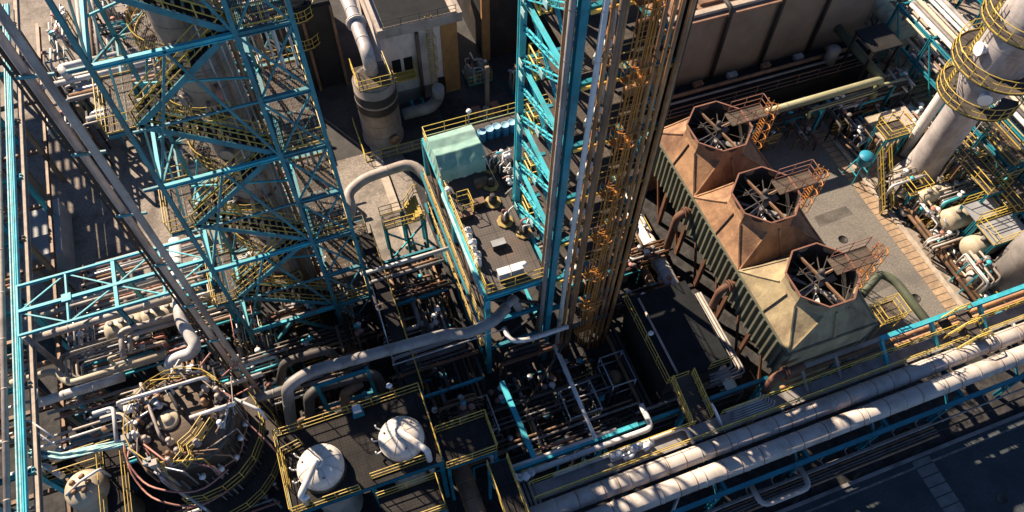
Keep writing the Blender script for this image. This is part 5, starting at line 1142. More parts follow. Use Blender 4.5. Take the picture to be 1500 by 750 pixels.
# open tubular frames on the pit floor
for i, (px, py, w_, d_, lab) in enumerate(((700, 610, 2.2, 2.6, 'grey tubular frame in the pit left of the cyan sloping beam'), (850, 585, 2.4, 2.2, 'grey tubular frame in the pit right of the long white slanting pipe'), (905, 540, 1.8, 2.4, 'grey tubular frame in the shade between tower foot and dark hut'))):
    p = P(px, py, 3.2); t = thing('tubular_frame', lab, 'frame', (p.x, p.y, 0), 'tubular frames in the pit')
    c = [(p.x - w_ / 2, p.y - d_ / 2), (p.x + w_ / 2, p.y - d_ / 2), (p.x + w_ / 2, p.y + d_ / 2), (p.x - w_ / 2, p.y + d_ / 2)]
    for z in (1.7, 3.2): MB().tube([(*c[k % 4], z) for k in range(5)], .06, 6, bend=.02).build('ring_tube', 'galvanised', t)
    for k in range(4): MB().tube([(*c[k], 0), (*c[k], 3.25)], .06, 6).build('post', 'galvanised', t)
    MB().lathe((p.x, p.y, 0), [(.5, .2), (.55, .3), (.55, 1.8), (.3, 2.2), (.05, 2.25)], 16).build('tank', 'pipe_brown', t)
# ================================================================== skids: small process units built from a few shapes
def skid(label, c, w, d, seed, cols, tall=1.0, group='small process skids', z=0.0):
    rr = random.Random(seed); c = Vector((c[0], c[1], z)); t = thing('process_skid', label, 'process skid', c, group)
    MB().box(c.x - w / 2, c.x + w / 2, c.y - d / 2, c.y + d / 2, z + .02, z + .22).build('base_frame', rr.choice(['dark_steel', 'blue_steel', 'pipe_grey']), t)
    zb = z + .22
    for k in range(rr.randint(2, 3)):
        x = c.x + rr.uniform(-.36, .36) * w; y = c.y + rr.uniform(-.36, .36) * d; R = rr.uniform(.28, .5) * min(1.4, min(w, d) / 2.2)
        if rr.random() < .5:
            h = rr.uniform(.9, 2.0) * tall; MB().lathe((x, y, zb), [(R * .9, 0), (R, .1), (R, h), (R * .75, h + R * .4), (R * .2, h + R * .55)], 16).build('vessel', rr.choice(cols), t)
        else:
            L_ = min(w, d) * rr.uniform(.4, .7); MB().lathe((x - L_ / 2, y, zb + R), [(R * .3, -R * .3), (R, 0), (R, L_), (R * .3, L_ + R * .3)], 16, axis=(1, 0, 0)).build('vessel', rr.choice(cols), t)
    for k in range(rr.randint(6, 9)):
        a = Vector((c.x + rr.uniform(-.48, .48) * w, c.y + rr.uniform(-.48, .48) * d, zb)); b = Vector((c.x + rr.uniform(-.5, .5) * w, c.y + rr.uniform(-.5, .5) * d, zb)); h = rr.uniform(.4, 2.2) * tall
        pts = [a, a + Z * h, Vector((b.x, a.y, zb + h)), Vector((b.x, b.y, zb + h)), b]
        MB().tube(pts, rr.uniform(.035, .11), 7).build('pipe', rr.choice(cols + ['pipe_white', 'galvanised']), t)
    for k in range(rr.randint(3, 5)):
        a = Vector((c.x + rr.uniform(-.45, .45) * w, c.y + rr.uniform(-.45, .45) * d, zb + rr.uniform(.4, 1.6) * tall))
        MB().tube([Vector((a.x, a.y, zb)), a], .05, 5).lathe(a, [(.06, -.1), (.2, -.06), (.2, .06), (.06, .1)], 10, axis=(rr.uniform(-.5, .5), rr.uniform(-.5, .5), 1)).build('valve', rr.choice(['white_paint', 'cyan_steel', 'pipe_pink', 'galvanised']), t)
    if rr.random() < .6:
        MB().rail([(c.x - w / 2, c.y - d / 2, zb), (c.x + w / 2, c.y - d / 2, zb), (c.x + w / 2, c.y + d / 2, zb)], r=.045, sp=1.2).build('handrail', 'yellow_bright', t)
    return t
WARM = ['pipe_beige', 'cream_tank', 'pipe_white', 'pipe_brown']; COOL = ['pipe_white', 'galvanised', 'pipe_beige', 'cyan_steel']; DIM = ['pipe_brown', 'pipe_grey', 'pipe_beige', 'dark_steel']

# ------------------------------------------------------------------ upper left
bx = [P(40, 302, 2.6), P(85, 292, 2.6), P(91, 373, 2.6), P(43, 383, 2.6)]
t = thing('container', 'grey flat topped steel container standing in the shade beside the left rack', 'container', (bx[0].x, bx[3].y, 0))
X0_, X1_, Y0_, Y1_ = bx[0].x, bx[1].x, bx[3].y, bx[0].y
MB().box(X0_, X1_, Y0_, Y1_, .15, 2.55).build('body', 'steel_box', t)
MB().box(X0_ - .03, X1_ + .03, Y0_ - .03, Y1_ + .03, 2.552, 2.62).build('lid', 'steel_box', t)
for y in (Y0_ + .3, Y1_ - .5): MB().box(X0_ + .1, X1_ - .1, y, y + .2, 0, .15).build('skid_runner', 'dark_steel', t)
for k, (px, py, h, lab) in enumerate(((68, 290, 4.2, 'leaning looking tan concrete post above the grey container'), (72, 415, 3.0, 'short tan concrete post below the grey container'))):
    p = P(px, py, 0); o = MB().box(p.x - .25, p.x + .25, p.y - .2, p.y + .2, 0, h).box(p.x - .32, p.x + .32, p.y - .27, p.y + .27, h, h + .08).build('concrete_post', 'wall_tan'); tag(o, lab, 'post', 'tan concrete posts')
# unseen slatted gantry, added outside the left edge to stripe the yard with light
t = thing('shade_gantry', 'unseen high slatted steel gantry added beyond the left rack to stripe the yard with light', 'gantry', (-33, 71, 0))
for x in (-43, -32.2):
    for y in (58, 71, 84): MB().ibeam((x, y, 0), (x, y, 18), .35, .35).build('column', 'blue_steel', t)
MB().box(-44, -35.2, 58, 84, 18.0, 18.1).build('deck_plate', 'grate_brown', t)
for k in range(4): MB().box(-34.85 + k * .7, -34.5 + k * .7, 58, 84, 18.0, 18.12).build('slat_panel', 'grate_brown', t)
for k in range(11): MB().box(-44, -32, 58.2 + k * 2.5, 59.1 + k * 2.5, 17.7, 17.98).build('runner', 'dark_steel', t)
rows = [('in the sun across the top left, nearest the tan column', (-18, 54.5, 5), (-6, 54.5, 5), 4, 1), ('behind the first sunlit bank at the top left', (-19, 57.5, 5.4), (-4, 57.5, 5.4), 5, 1), ('third from the yard at the top left', (-20, 60.5, 5.0), (-2, 60.5, 5.0), 5, 1),
        ('fourth from the yard at the top left', (-12, 64, 5.6), (0, 64, 5.6), 5, 1), ('running away beside the tan column at the top', (-10.5, 55, 6.4), (-10.5, 72, 6.4), 4, 0), ('running away to the top edge left of the dark block', (-4, 60, 6.6), (-4, 78, 6.6), 4, 0),
        ('running away to the top edge at the far left', (-17, 58, 4.2), (-17, 78, 4.2), 4, 0), ('just behind the stair tower at half height', (-9, 42, 3.4), (-.5, 42, 3.4), 5, 1), ('on the yard side of the stair tower', (-12.5, 44, 2.2), (-9.2, 44, 2.2), 5, 1),
        ('behind the stair tower nearest the apron', (-4, 45, 3.2), (.5, 45, 3.2), 5, 1)]
for i, (w_, a, b, n, dr) in enumerate(rows):
    rr = random.Random(i + 190)
    bank('bank of pale pipes ' + w_, a, b, n, .45, [rr.uniform(.08, .24) for _ in range(5)], rr.sample(['pipe_beige', 'pipe_white', 'pipe_white', 'pipe_grey', 'cream_tank', 'pipe_brown', 'galvanised'], 5), drop=dr)
pipe('thick white pipe with a hooked end seen through the stair tower at the top left', pp(6.5, (100, 112), (88, 100), (104, 92), (220, 66)), .36, 'pipe_white', n=16, bend=.7)
pipe('white pipe passing behind the stair tower below the hooked pipe', pp(6.0, (60, 128), (215, 88)), .24, 'pipe_white', hoops=3)
sk = [('sunlit skid of pale vessels at the top left between the pipe banks', (-8, 68), WARM), ('sunlit skid just left of the tan column at the top', (-10.5, 50.5), WARM), ('small skid of pale piping behind the stair tower base', (-6.5, 47.5), COOL), ('skid of brown vessels right of the tan column base', (-1.5, 47), DIM),
      ('skid under the landings of the stair tower', (-10.8, 39.2), WARM), ('skid between the stair tower and its left rack frame', (-11.2, 35.8), COOL), ('skid with pale pipes right behind the narrow bay of the stair tower', (-.8, 40.5), COOL), ('skid at the far top left corner beside the left rack', (-14, 72), WARM), ('skid near the top edge beside the dark block', (-6, 73), DIM),
      ('skid left of the tower foot in the lower yard', (-13.5, 36.2), WARM), ('skid tucked between brown risers and round vessel', (-11.5, 29.6), WARM), ('skid near the left rack below the kinked pipe', (-19.5, 33), DIM), ('skid near the left rack under the cyan cable branch', (-19.2, 26.2), DIM), ('skid left of the cream domed drum near the rack', (-20.5, 21.0), DIM), ('skid between domed drum and round vessel at the bottom', (-14, 20.0), DIM)]
for i, (lab, c, cols) in enumerate(sk): skid(lab, c, 2.6, 2.4, 300 + i, cols, 1.3)

# ------------------------------------------------------------------ top middle: pump house, tank, dark block
HX0, HX1, HY0, HY1, HZ = 7.9, 14.7, 52.0, 64.0, 8.6
t = thing('pump_house', 'pink rendered flat roofed building with an orange corner strip at the top of the picture', 'building', (11, 58, 0))
MB().box(HX0, HX1, HY0, HY1, 1.6, HZ).build('wall', 'wall_pink', t)
MB().box(HX0 - .03, HX1 + .03, HY0 - .03, HY1 + .03, 0, 1.6).build('plinth', 'pipe_grey', t)
MB().box(HX1 - 1.5, HX1 + .05, HY0 - .06, HY0 + .6, 0, HZ).build('corner_strip', 'wall_orange', t)
rf = MB().box(HX0 - .3, HX1 + .5, HY0 - .4, HY1 + .3, HZ, HZ + .3).build('roof', 'pipe_beige', t)
MB().box(HX0 + .5, HX1 - .3, HY0 + .5, HY1 - .5, HZ + .302, HZ + .36).build('roof_sheet', 'dark_roof', rf)
pr = MB()
for a in ((HX0 - .3, HX1 + .5, HY0 - .4, HY0 - .1), (HX0 - .3, HX0 + .05, HY0 - .1, HY1 + .3), (HX1 + .2, HX1 + .5, HY0 - .1, HY1 + .3)): pr.box(*a, HZ + .3, HZ + .95)
pr.build('parapet', 'pipe_beige', rf)
MB().rail([(HX0 + .2, HY0 - .25, HZ + .95), (HX1, HY0 - .25, HZ + .95)], .8).build('handrail', 'dark_steel', rf)
MB().tube([(11.0, HY0 - .25, 0), (11.0, HY0 - .25, HZ - .3)], .18, 10).build('downpipe', 'pipe_brown', t)
lad = MB()
for x in (11.9, 12.45): lad.tube([(x, HY0 - .2, .4), (x, HY0 - .2, HZ + 1.2)], .04, 5)
for k in range(24): lad.bar((11.9, HY0 - .2, .7 + k * .34), (12.45, HY0 - .2, .7 + k * .34), .04)
for k in range(4): lad.tube([(11.9, HY0 - .2, 4 + k * 1.3), (11.8, HY0 - .8, 4 + k * 1.3), (12.17, HY0 - 1.0, 4 + k * 1.3), (12.55, HY0 - .8, 4 + k * 1.3), (12.45, HY0 - .2, 4 + k * 1.3)], .035, 5)
for x in (11.8, 12.17, 12.55): lad.tube([(x, HY0 - (1.0 if x == 12.17 else .8), 4), (x, HY0 - (1.0 if x == 12.17 else .8), 7.9)], .03, 5)
lad.build('caged_ladder', 'yellow_paint', t)
for x in (8.5, 9.6): 
    o = MB().box(x, x + .8, HY0 - .06, HY0 - .01, 3.4, 5.6).build('window', 'dark_roof', t); MB().box(x - .08, x + .88, HY0 - .1, HY0 - .03, 3.3, 3.4).build('sill', 'pipe_beige', o)
MB().box(12.6, 13.3, HY0 - .06, HY0 - .01, .1, 2.2).build('door', 'dark_steel', t)
MB().box(8.3, 10.4, HY0 - 1.2, HY0 - .02, 4.0, 4.08).rail([(8.3, HY0 - .1, 4.08), (8.3, HY0 - 1.2, 4.08), (10.4, HY0 - 1.2, 4.08), (10.4, HY0 - .1, 4.08)], r=.05).build('balcony', 'yellow_paint', t)
p = P(612, 150, 1.6); t = thing('air_unit', 'grey framed air unit standing before the pink building', 'air unit', (p.x, p.y, 0))
MB().box(p.x - .6, p.x + .6, p.y - .5, p.y + .5, .2, 1.6).build('housing', 'blue_steel', t); MB().lathe((p.x, p.y, 1.6), [(.42, 0), (.42, .06), (.05, .06)], 18).build('fan_grille', 'dark_steel', t); MB().box(p.x - .55, p.x + .55, p.y - .4, p.y + .4, 0, .2).build('feet', 'dark_steel', t)
pipe('fat grey elbow duct curving in front of the pink building', pp([1.4, 1.4, 1.4, 4.2], (590, 168), (632, 157), (642, 143), (642, 130), snap=False), .55, 'pipe_grey', n=18, bend=1.2, name='duct', cat='duct')
TB = P(562, 198, 0)
t = thing('storage_tank', 'dull upright tank with a yellow railed top before the pink building', 'tank', TB)
MB().lathe(TB, [(1.9, 0), (1.9, .3), (1.8, .32), (1.8, 5.2), (1.86, 5.22), (1.86, 5.4), (1.8, 5.42), (1.8, 7.2), (1.2, 7.6), (.1, 7.7)], 36).build('shell', 'column_tan', t)
MB().lathe(TB, [(1.815, 4.3), (1.83, 4.32), (1.83, 6.3), (1.815, 6.32)], 36).build('band', 'dark_steel', t)
MB().lathe(TB + Vector((.6, -1.72, 1.3)), [(.42, 0), (.42, .3), (.5, .3), (.5, .42), (.05, .42)], 16, axis=(.3, -1, 0)).build('manway', 'pipe_brown', t)
o = MB().box(TB.x - 1.5, TB.x + 1.3, TB.y - 1.7, TB.y + 1.2, 7.72, 7.8).build('top_platform', 'grate_open', t)
MB().rail([(TB.x - 1.5, TB.y + 1.2, 7.8), (TB.x - 1.5, TB.y - 1.7, 7.8), (TB.x + 1.3, TB.y - 1.7, 7.8), (TB.x + 1.3, TB.y + 1.2, 7.8)], r=.05, sp=1).build('handrail', 'yellow_bright', o)
pipe('fat pale metal pipe rising from the tank top and bending away to the upper left', [TB + Vector((0, .2, 7.4)), TB + Vector((0, .2, 9.6)), TB + Vector((0, 7.5, 10.0)), TB + Vector((-1.2, 12, 10.2)), TB + Vector((-8, 13, 10.2))], .58, 'silo_grey', n=20, bend=1.5, hoops=2, flanges=((1, .55),))
g = thing('fence', 'yellow ground rail fence around the front of the upright tank', 'fence', (TB.x, TB.y - 2.6, 0))
MB().rail([(TB.x - 2.3, TB.y + 2, 0), (TB.x - 2.3, TB.y - 2.6, 0), (TB.x + 5, TB.y - 2.6, 0)], 1.15, r=.05).build('railing', 'yellow_bright', g)
t = thing('dark_tower_block', 'tall dark steel clad block between the stair tower and the pink building', 'building', (1.8, 60, 0))
MB().box(-.6, 4.6, 56.5, 68, 0, 9.5).build('cladding', 'dark_steel', t); MB().box(-.7, 4.7, 56.4, 68.1, 9.5, 9.75).build('roof', 'dark_roof', t)
for x in (-.7, 2, 4.6): MB().ibeam((x, 56.3, 0), (x, 56.3, 9.5), .25, .25).build('column', 'pipe_brown', t)
MB().rail([(-.6, 56.5, 9.75), (4.6, 56.5, 9.75)]).build('handrail', 'dark_steel', t)
c = P(462, 120, 0)
t = thing('dark_column', 'slim dark vertical vessel with yellow ring rails left of the dark block', 'column', c)
MB().lathe(c, [(1, 0), (1, 10.5), (.6, 11), (.05, 11.1)], 24).build('shell', 'vessel_dark', t)
for z in (5.5, 8.6):
    o = MB().lathe(c + Z * z, [(1.02, 0), (1.8, 0), (1.8, .07), (1.02, .07), (1.02, 0)], 20).build('ring_platform', 'grate_brown', t)
    MB().rail([c + Vector((1.75 * math.cos(a), 1.75 * math.sin(a), z + .07)) for a in [-2.4 + k * .4 for k in range(9)]], r=.045, sp=.8).build('handrail', 'yellow_bright', o)
tag(MB().box(4.6, 5.3, 36, 50.5, .02, .3).build('trench_cover', 'kerb_stone'), 'pale concrete trench cover strip running up to the tank across the apron', 'trench cover')
p = P(714, 178, 0)
t = thing('mobile_mast', 'rusty red wheeled base with a tan mast standing behind the deck', 'mast', p)
MB().box(p.x - 1.3, p.x - .5, p.y - .5, p.y + .9, .25, 1.5).box(p.x - .5, p.x + .5, p.y - .3, p.y + .3, .3, .6).build('chassis', 'rim_red', t); MB().box(p.x + .5, p.x + 1.3, p.y - .5, p.y + .9, .25, 1.5).build('ballast', 'rim_red', t)
MB().bar((p.x, p.y, .4), (p.x + .2, p.y + .5, 6.5), .35, .28).build('mast', 'wall_tan', t)
for dx in (-.9, .9): MB().tube([(p.x + dx - .12, p.y - .5, .32), (p.x + dx + .12, p.y - .5, .32)], .32, 14).build('wheel', 'dark_steel', t)
t = thing('dark_shed', 'dark shed filling the gap between the pink building and the pipe tower', 'building', (23, 58, 0))
MB().box(18.2, 27, 55, 70, 0, 10.5).build('wall', 'dark_steel', t); MB().box(18, 27.2, 54.8, 70.2, 10.5, 10.8).build('roof', 'dark_roof', t); MB().box(18.0, 18.8, 54.7, 55.0, 0, 10.5).build('corner_strip', 'wall_orange', t)
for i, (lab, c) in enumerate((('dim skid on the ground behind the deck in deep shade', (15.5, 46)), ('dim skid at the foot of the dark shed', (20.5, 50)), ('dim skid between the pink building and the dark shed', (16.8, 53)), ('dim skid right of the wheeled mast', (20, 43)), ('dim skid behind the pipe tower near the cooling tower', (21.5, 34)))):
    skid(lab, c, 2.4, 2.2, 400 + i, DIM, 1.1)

# ------------------------------------------------------------------ top right: long hall with downpipes
WX0, WX1, WY, WZ = 28.5, 53.5, 43.5, 9.6
t = thing('long_hall', 'long tan walled hall with black downpipes and a reddish slatted roof at the top right', 'building', (40, 50, 0))
MB().box(WX0, WX1, WY, WY + 16, 0, WZ).build('wall', 'wall_tan', t)
rf = MB().box(WX0 - .1, WX1 + .1, WY - .15, WY + 16, WZ, WZ + .25).build('roof', 'roof_red', t)
for k in range(9): MB().box(WX0 + 1 + k * 2.7, WX0 + 3.2 + k * 2.7, WY + 1.6, WY + 13, WZ + .252, WZ + .5).build('roof_panel', 'pipe_brown', rf)
MB().box(WX0, WX1, WY + .4, WY + .9, WZ + .252, WZ + .55).build('coping', 'kerb_stone', rf)
for x in (32.6, 36.9, 42.2, 47.5): MB().tube([(x, WY + 1.0, WZ + .9), (x, WY - .3, WZ + .9), (x, WY - .3, .3)], .2, 12, bend=.7).build('downpipe', 'dark_steel', t)
t = thing('lean_to', 'low dark flat annex along the foot of the tan hall', 'annex', (41, 41.5, 0))
AF, AZ = 39.6, 2.6
MB().box(WX0, 53, AF + .2, WY - .62, 0, AZ - .2).build('wall', 'dark_steel', t); o = MB().box(WX0 - .1, 53.1, AF, WY - .6, AZ - .2, AZ).build('roof', 'dark_roof', t)
MB().rail([(WX0, AF + .1, AZ), (53, AF + .1, AZ)], sp=2.2).build('handrail', 'pipe_brown', o)
MB().tube([(WX0, AF + 2.2, AZ + .25), (52, AF + 2.2, AZ + .25)], .2, 10).build('roof_pipe', 'pipe_brown', o); MB().tube([(WX0 + 1, AF + 1.5, AZ + .2), (51, AF + 1.5, AZ + .2)], .12, 8).build('roof_pipe', 'pipe_grey', o); MB().tube([(WX0 + 3, AF + .9, AZ + .15), (47, AF + .9, AZ + .15)], .07, 7).build('roof_pipe', 'pipe_rust', o)
for k in range(6): MB().box(31 + k * 3.6, 31.9 + k * 3.6, AF + 2.6, AF + 3.1, AZ + .01, AZ + .5).build('vent_box', 'pipe_brown' if k % 2 else 'steel_box', o)
MB().lathe((48.6, AF + 1.6, AZ), [(.6, 0), (.6, 1.6), (.5, 1.7), (.05, 1.75)], 18).build('roof_drum', 'pipe_grey', o)
for k in range(7): 
    p_ = Vector((30 + k * 3.3, 37.2 - .6 * (k % 2), 0)); fl = P(*(900, 100), 0)
    t = thing('lamp_post', ['first', 'second', 'third', 'fourth', 'fifth', 'sixth', 'last'][k] + ' small lamp post in the shade before the annex, counted from the pipe tower', 'lamp post', p_, 'lamp posts before the annex')
    MB().tube([p_, p_ + Z * 3.2], .05, 6).build('pole', 'dark_steel', t); MB().lathe(p_ + Z * 3.2, [(.05, 0), (.22, .06), (.2, .22), (.05, .3)], 12).build('lamp', 'white_paint', t)
zz_ = 4.9
a0 = P(1122, 164, zz_); a1 = P(1292, 117, zz_); a0.y = a1.y = (a0.y + a1.y) / 2
pipe('fat olive pipe running from the far fan towards the tan hall end', [a0 - Vector((3, 0, 0)), a1, a1 - Z * 3], .36, 'pipe_olive', n=20, bend=.6, hoops=5)
pipe('slim olive pipe parallel to the fat olive pipe', pp([3.4, 4.2, 4.2, 4.2, 4.2], (1184, 172), (1184, 162), (1280, 134), (1292, 125), (1326, 117), snap=False), .2, 'pipe_olive', n=12, bend=.4)
pipe('dark green pipe dropping back along the annex end', [Vector((a1.x + .6, a1.y + .4, 4.3)), Vector((a1.x + .6, a1.y + 9.5, 4.3))], .42, 'pipe_green', n=16)
for k in range(5):
    pipe(['near', 'second', 'third', 'fourth', 'far'][k] + ' dull green pipe turning at the road end below the canopy', [(53.2, 34 + k * .5, 2.4 + .1 * k), (57.5, 34 + k * .5, 2.4 + .1 * k)], .18, 'pipe_green', group='dull green pipes below the canopy')
t = thing('pipe_bridge', 'dark pipe bridge crossing the shaded end of the road', 'pipe bridge', (44, 35.5, 0))
for x in (36.6, 43.6, 51): MB().ibeam((x, a0.y - .6, 0), (x, a0.y - .6, 4.3), .26, .26).build('column', 'blue_steel', t)
MB().ibeam((36, a0.y - .6, 4.2), (52.5, a0.y - .6, 4.2), .24, .34).build('beam', 'dark_steel', t)
cv = [P(1253, 45, 6.5), P(1295, 30, 6.5), P(1322, 63, 6.5), P(1280, 77, 6.5)]
t = thing('canopy', 'dark ribbed flat canopy at the right end of the tan hall', 'canopy', ((cv[0].x + cv[2].x) / 2, (cv[0].y + cv[2].y) / 2, 0))
cx0, cx1, cy0, cy1 = cv[3].x, cv[2].x, cv[3].y, cv[0].y
MB().box(cx0, cx1, cy0, cy1, 6.4, 6.5).build('roof_sheet', 'dark_roof', t)
for k in range(14): MB().box(cx0 + .1 + k * (cx1 - cx0 - .2) / 14, cx0 + .2 + k * (cx1 - cx0 - .2) / 14, cy0, cy1, 6.502, 6.56).build('roof_rib', 'dark_steel', t)
for x in (cx0 + .2, cx1 - .2):
    for y in (cy0 + .2, cy1 - .2): MB().ibeam((x, y, 0), (x, y, 6.4), .22, .22).build('post', 'dark_steel', t)
# ------------------------------------------------------------------ right: columns, tanks, racks
S1 = Vector((49.4, 27.4, 0))
t = thing('tall_column', 'tall pale metal column with yellow ringed platforms at the upper right', 'column', S1)
MB().lathe(S1, [(2.0, 0), (2.0, .4), (1.5, 2.2), (1.38, 4), (1.38, 11.2), (2.0, 13.0), (2.05, 24), (1.6, 25), (.1, 25.4)], 40).build('shell', 'silo_grey', t)
for z, R, Ro, a0, a1 in ((11.6, 1.8, 3.1, .9, 5.6), (14.8, 2.06, 3.5, .8, 5.9), (18.6, 2.06, 3.3, 1.2, 5.4)):
    n = 24; mb = MB(); vs = [(S1.x + q * math.cos(a0 + (a1 - a0) * k / n), S1.y + q * math.sin(a0 + (a1 - a0) * k / n), zz) for zz in (z, z - .08) for q in (R, Ro) for k in range(n + 1)]
    m1 = n + 1; mb._add(vs, [(k, m1 + k, m1 + k + 1, k + 1) for k in range(n)] + [(2 * m1 + k, 2 * m1 + k + 1, 3 * m1 + k + 1, 3 * m1 + k) for k in range(n)] + [(m1 + k, 3 * m1 + k, 3 * m1 + k + 1, m1 + k + 1) for k in range(n)])
    o = mb.build('ring_platform', 'grate_brown', t)
    MB().rail([(S1.x + (Ro - .05) * math.cos(a0 + (a1 - a0) * k / 18), S1.y + (Ro - .05) * math.sin(a0 + (a1 - a0) * k / 18), z) for k in range(19)], 1.15, r=.055, sp=1.3).build('handrail', 'yellow_bright', o)
for k, (a, z) in enumerate(((-2.3, 13.0), (-1.5, 17.0), (2.9, 16.2))):
    d = Vector((math.cos(a), math.sin(a), 0)); c = S1 + Z * z + d * 1.6
    MB().tube([c, c + d * .75], .4, 16).tube([c + d * .75, c + d * .88], .52, 16).build('manway', 'white_paint' if k != 1 else 'dark_steel', t)
for k in range(5):
    a = -.3 + k * .2; R = 2.35; MB().tube([(S1.x + R * math.cos(a), S1.y + R * math.sin(a), 2), (S1.x + R * math.cos(a), S1.y + R * math.sin(a), 17 + k)], .06 + .03 * (k % 2), 6).build('riser', 'pipe_white', t)
lad = MB()
for a in (2.5, 2.7): lad.tube([(S1.x + 2.5 * math.cos(a), S1.y + 2.5 * math.sin(a), 11.6), (S1.x + 2.5 * math.cos(a), S1.y + 2.5 * math.sin(a), 20)], .05, 5)
for k in range(26): lad.bar((S1.x + 2.5 * math.cos(2.5), S1.y + 2.5 * math.sin(2.5), 11.8 + k * .31), (S1.x + 2.5 * math.cos(2.7), S1.y + 2.5 * math.sin(2.7), 11.8 + k * .31), .04)
for k in range(2): lad.arc((S1.x + 2.55 * math.cos(2.6), S1.y + 2.55 * math.sin(2.6), 14 + k * 1.3), .45, .035, 0, 2 * PI, seg=10)
lad.build('caged_ladder', 'yellow_bright', t)
S3 = Vector((50.9, 30.6, 0))
t = thing('slim_column', 'slim white column standing just left behind the tall pale column', 'column', S3)
MB().lathe(S3, [(.7, 0), (.7, .4), (.48, .8), (.48, 10.2), (.3, 10.7), (.03, 10.8)], 22).build('shell', 'pipe_white', t)
MB().rail([S3 + Vector((1.0 * math.cos(a), 1.0 * math.sin(a), 9.2)) for a in [1.2 + k * .6 for k in range(8)]], 1.1, r=.05, sp=.8).build('handrail', 'yellow_bright', t)
MB().lathe(S3 + Z * 9.1, [(.5, 0), (1.05, 0), (1.05, .08), (.5, .08), (.5, 0)], 18).build('ring_platform', 'grate_brown', t)
S2 = P(1476, 424, 0)
t = thing('tall_column', 'wide pale metal column with a dark manhole at the right edge', 'column', S2)
MB().lathe(S2, [(2.4, 0), (2.35, 17), (1.6, 17.8), (.1, 18)], 40).build('shell', 'silo_grey', t)
d = Vector((-.75, -.66, 0)); c = S2 + d * 2.3 + Z * 1.6
MB().tube([c, c + d * .12], .42, 16).build('manhole', 'dark_steel', t); MB().lathe(S2, [(2.42, .0), (2.6, .0), (2.6, .25), (2.42, .3)], 36).build('base_ring', 'pipe_grey', t)
for px, py, L_, R, lab in ((1392, 322, 3.0, .95, 'cream horizontal vessel in the upper of two beside the wide right column'), (1428, 362, 3.4, 1.0, 'cream horizontal vessel in the lower of two beside the wide right column'), (1352, 288, 2.6, .7, 'smaller beige horizontal vessel at the foot of the tall column')):
    p = P(px, py, 2.4); p.z = .9; p.x += 1.2; hdrum(p, L_, R, 'cream_tank', lab, 'cream horizontal vessels at right')
# railed roof platforms over the tanks
def yplat(label, px, py, z, w, d, rails='swne', m='concrete_pale'):
    p = P(px, py, z); return walkway('service_platform', label, p.x - w / 2, p.x + w / 2, p.y - d / 2, p.y + d / 2, z, rails, m=m, cat='platform', rm='yellow_bright')
yplat('yellow railed service platform above the lower cream vessel', 1470, 335, 4.2, 3.6, 2.2, 'wns', 'steel_box')
yplat('yellow railed service platform above the upper cream vessel', 1440, 305, 4.2, 2.8, 1.8, 'nes', 'steel_box')
yplat('yellow railed platform on the machine block left of the tall column', 1308, 190, 4.0, 2.4, 1.7, 'swne', 'grate_brown')
yplat('small yellow railed platform by the foot of the tall column', 1340, 275, 2.6, 1.8, 1.4, 'swe', 'grate_brown')
yplat('long yellow railed walkway right of the tall column', 1420, 235, 5.4, 1.8, 7.0, 'we', 'grate_open')
yplat('yellow railed walkway farther right under the cyan frames', 1462, 200, 6.6, 1.6, 6.0, 'we', 'grate_open')
yplat('yellow railed walkway at the right edge below the cyan frames', 1490, 285, 5.0, 2.4, 3.0, 'wns', 'grate_open')
# machine block
p = P(1300, 205, 0)
t = thing('machine_block', 'beige machine block with pale piping left of the tall column', 'machine', p)
MB().box(p.x - 2.6, p.x + 2.6, p.y - 1.6, p.y + 1.6, .02, 2.4).build('housing', 'cream_tank', t); MB().box(p.x - 1.6, p.x + 1.0, p.y - 1.0, p.y + 1.0, 2.402, 3.2).build('cover', 'pipe_beige', t)
rr = random.Random(8)
for k in range(9):
    x = p.x - 2.4 + k * .55; h = rr.uniform(.5, 1.5); MB().tube([(x, p.y - 1.9, .05), (x, p.y - 1.9, 2 + h), (x, p.y + .2, 2 + h), (x, p.y + .2, 2.4)], rr.uniform(.06, .14), 8).build('pipe', rr.choice(WARM), t)
for k in range(6): MB().lathe((p.x + rr.uniform(-2.3, 2.3), p.y + rr.uniform(-1.4, 1.4), 2.4), [(.2, 0), (.2, .4), (.3, .42), (.3, .55), (.1, .7), (.1, 1.2), (.22, 1.22), (.05, 1.35)], 12).build('valve', rr.choice(['white_paint', 'cream_tank', 'galvanised']), t)
# blue tank on legs
p = P(1268, 232, 2.6); p.z = 0
t = thing('legged_tank', 'small bright blue drum on four splayed legs beside the tiled strip', 'tank', p)
MB().lathe(p + Z * 2.0, [(.02, -.25), (.5, 0), (.62, .1), (.62, .85), (.66, .87), (.66, .95), (.02, 1.0)], 20).build('drum', 'tank_cyan', t)
for sx in (-1, 1):
    for sy in (-1, 1): MB().bar((p.x + .4 * sx, p.y + .4 * sy, 2.2), (p.x + .75 * sx, p.y + .75 * sy, 0), .09).build('leg', 'cyan_steel', t)
for sx in (-1, 1): MB().bar((p.x + .6 * sx, p.y - .6, 1.0), (p.x + .6 * sx, p.y + .6, 1.0), .07).build('brace', 'cyan_steel', t)
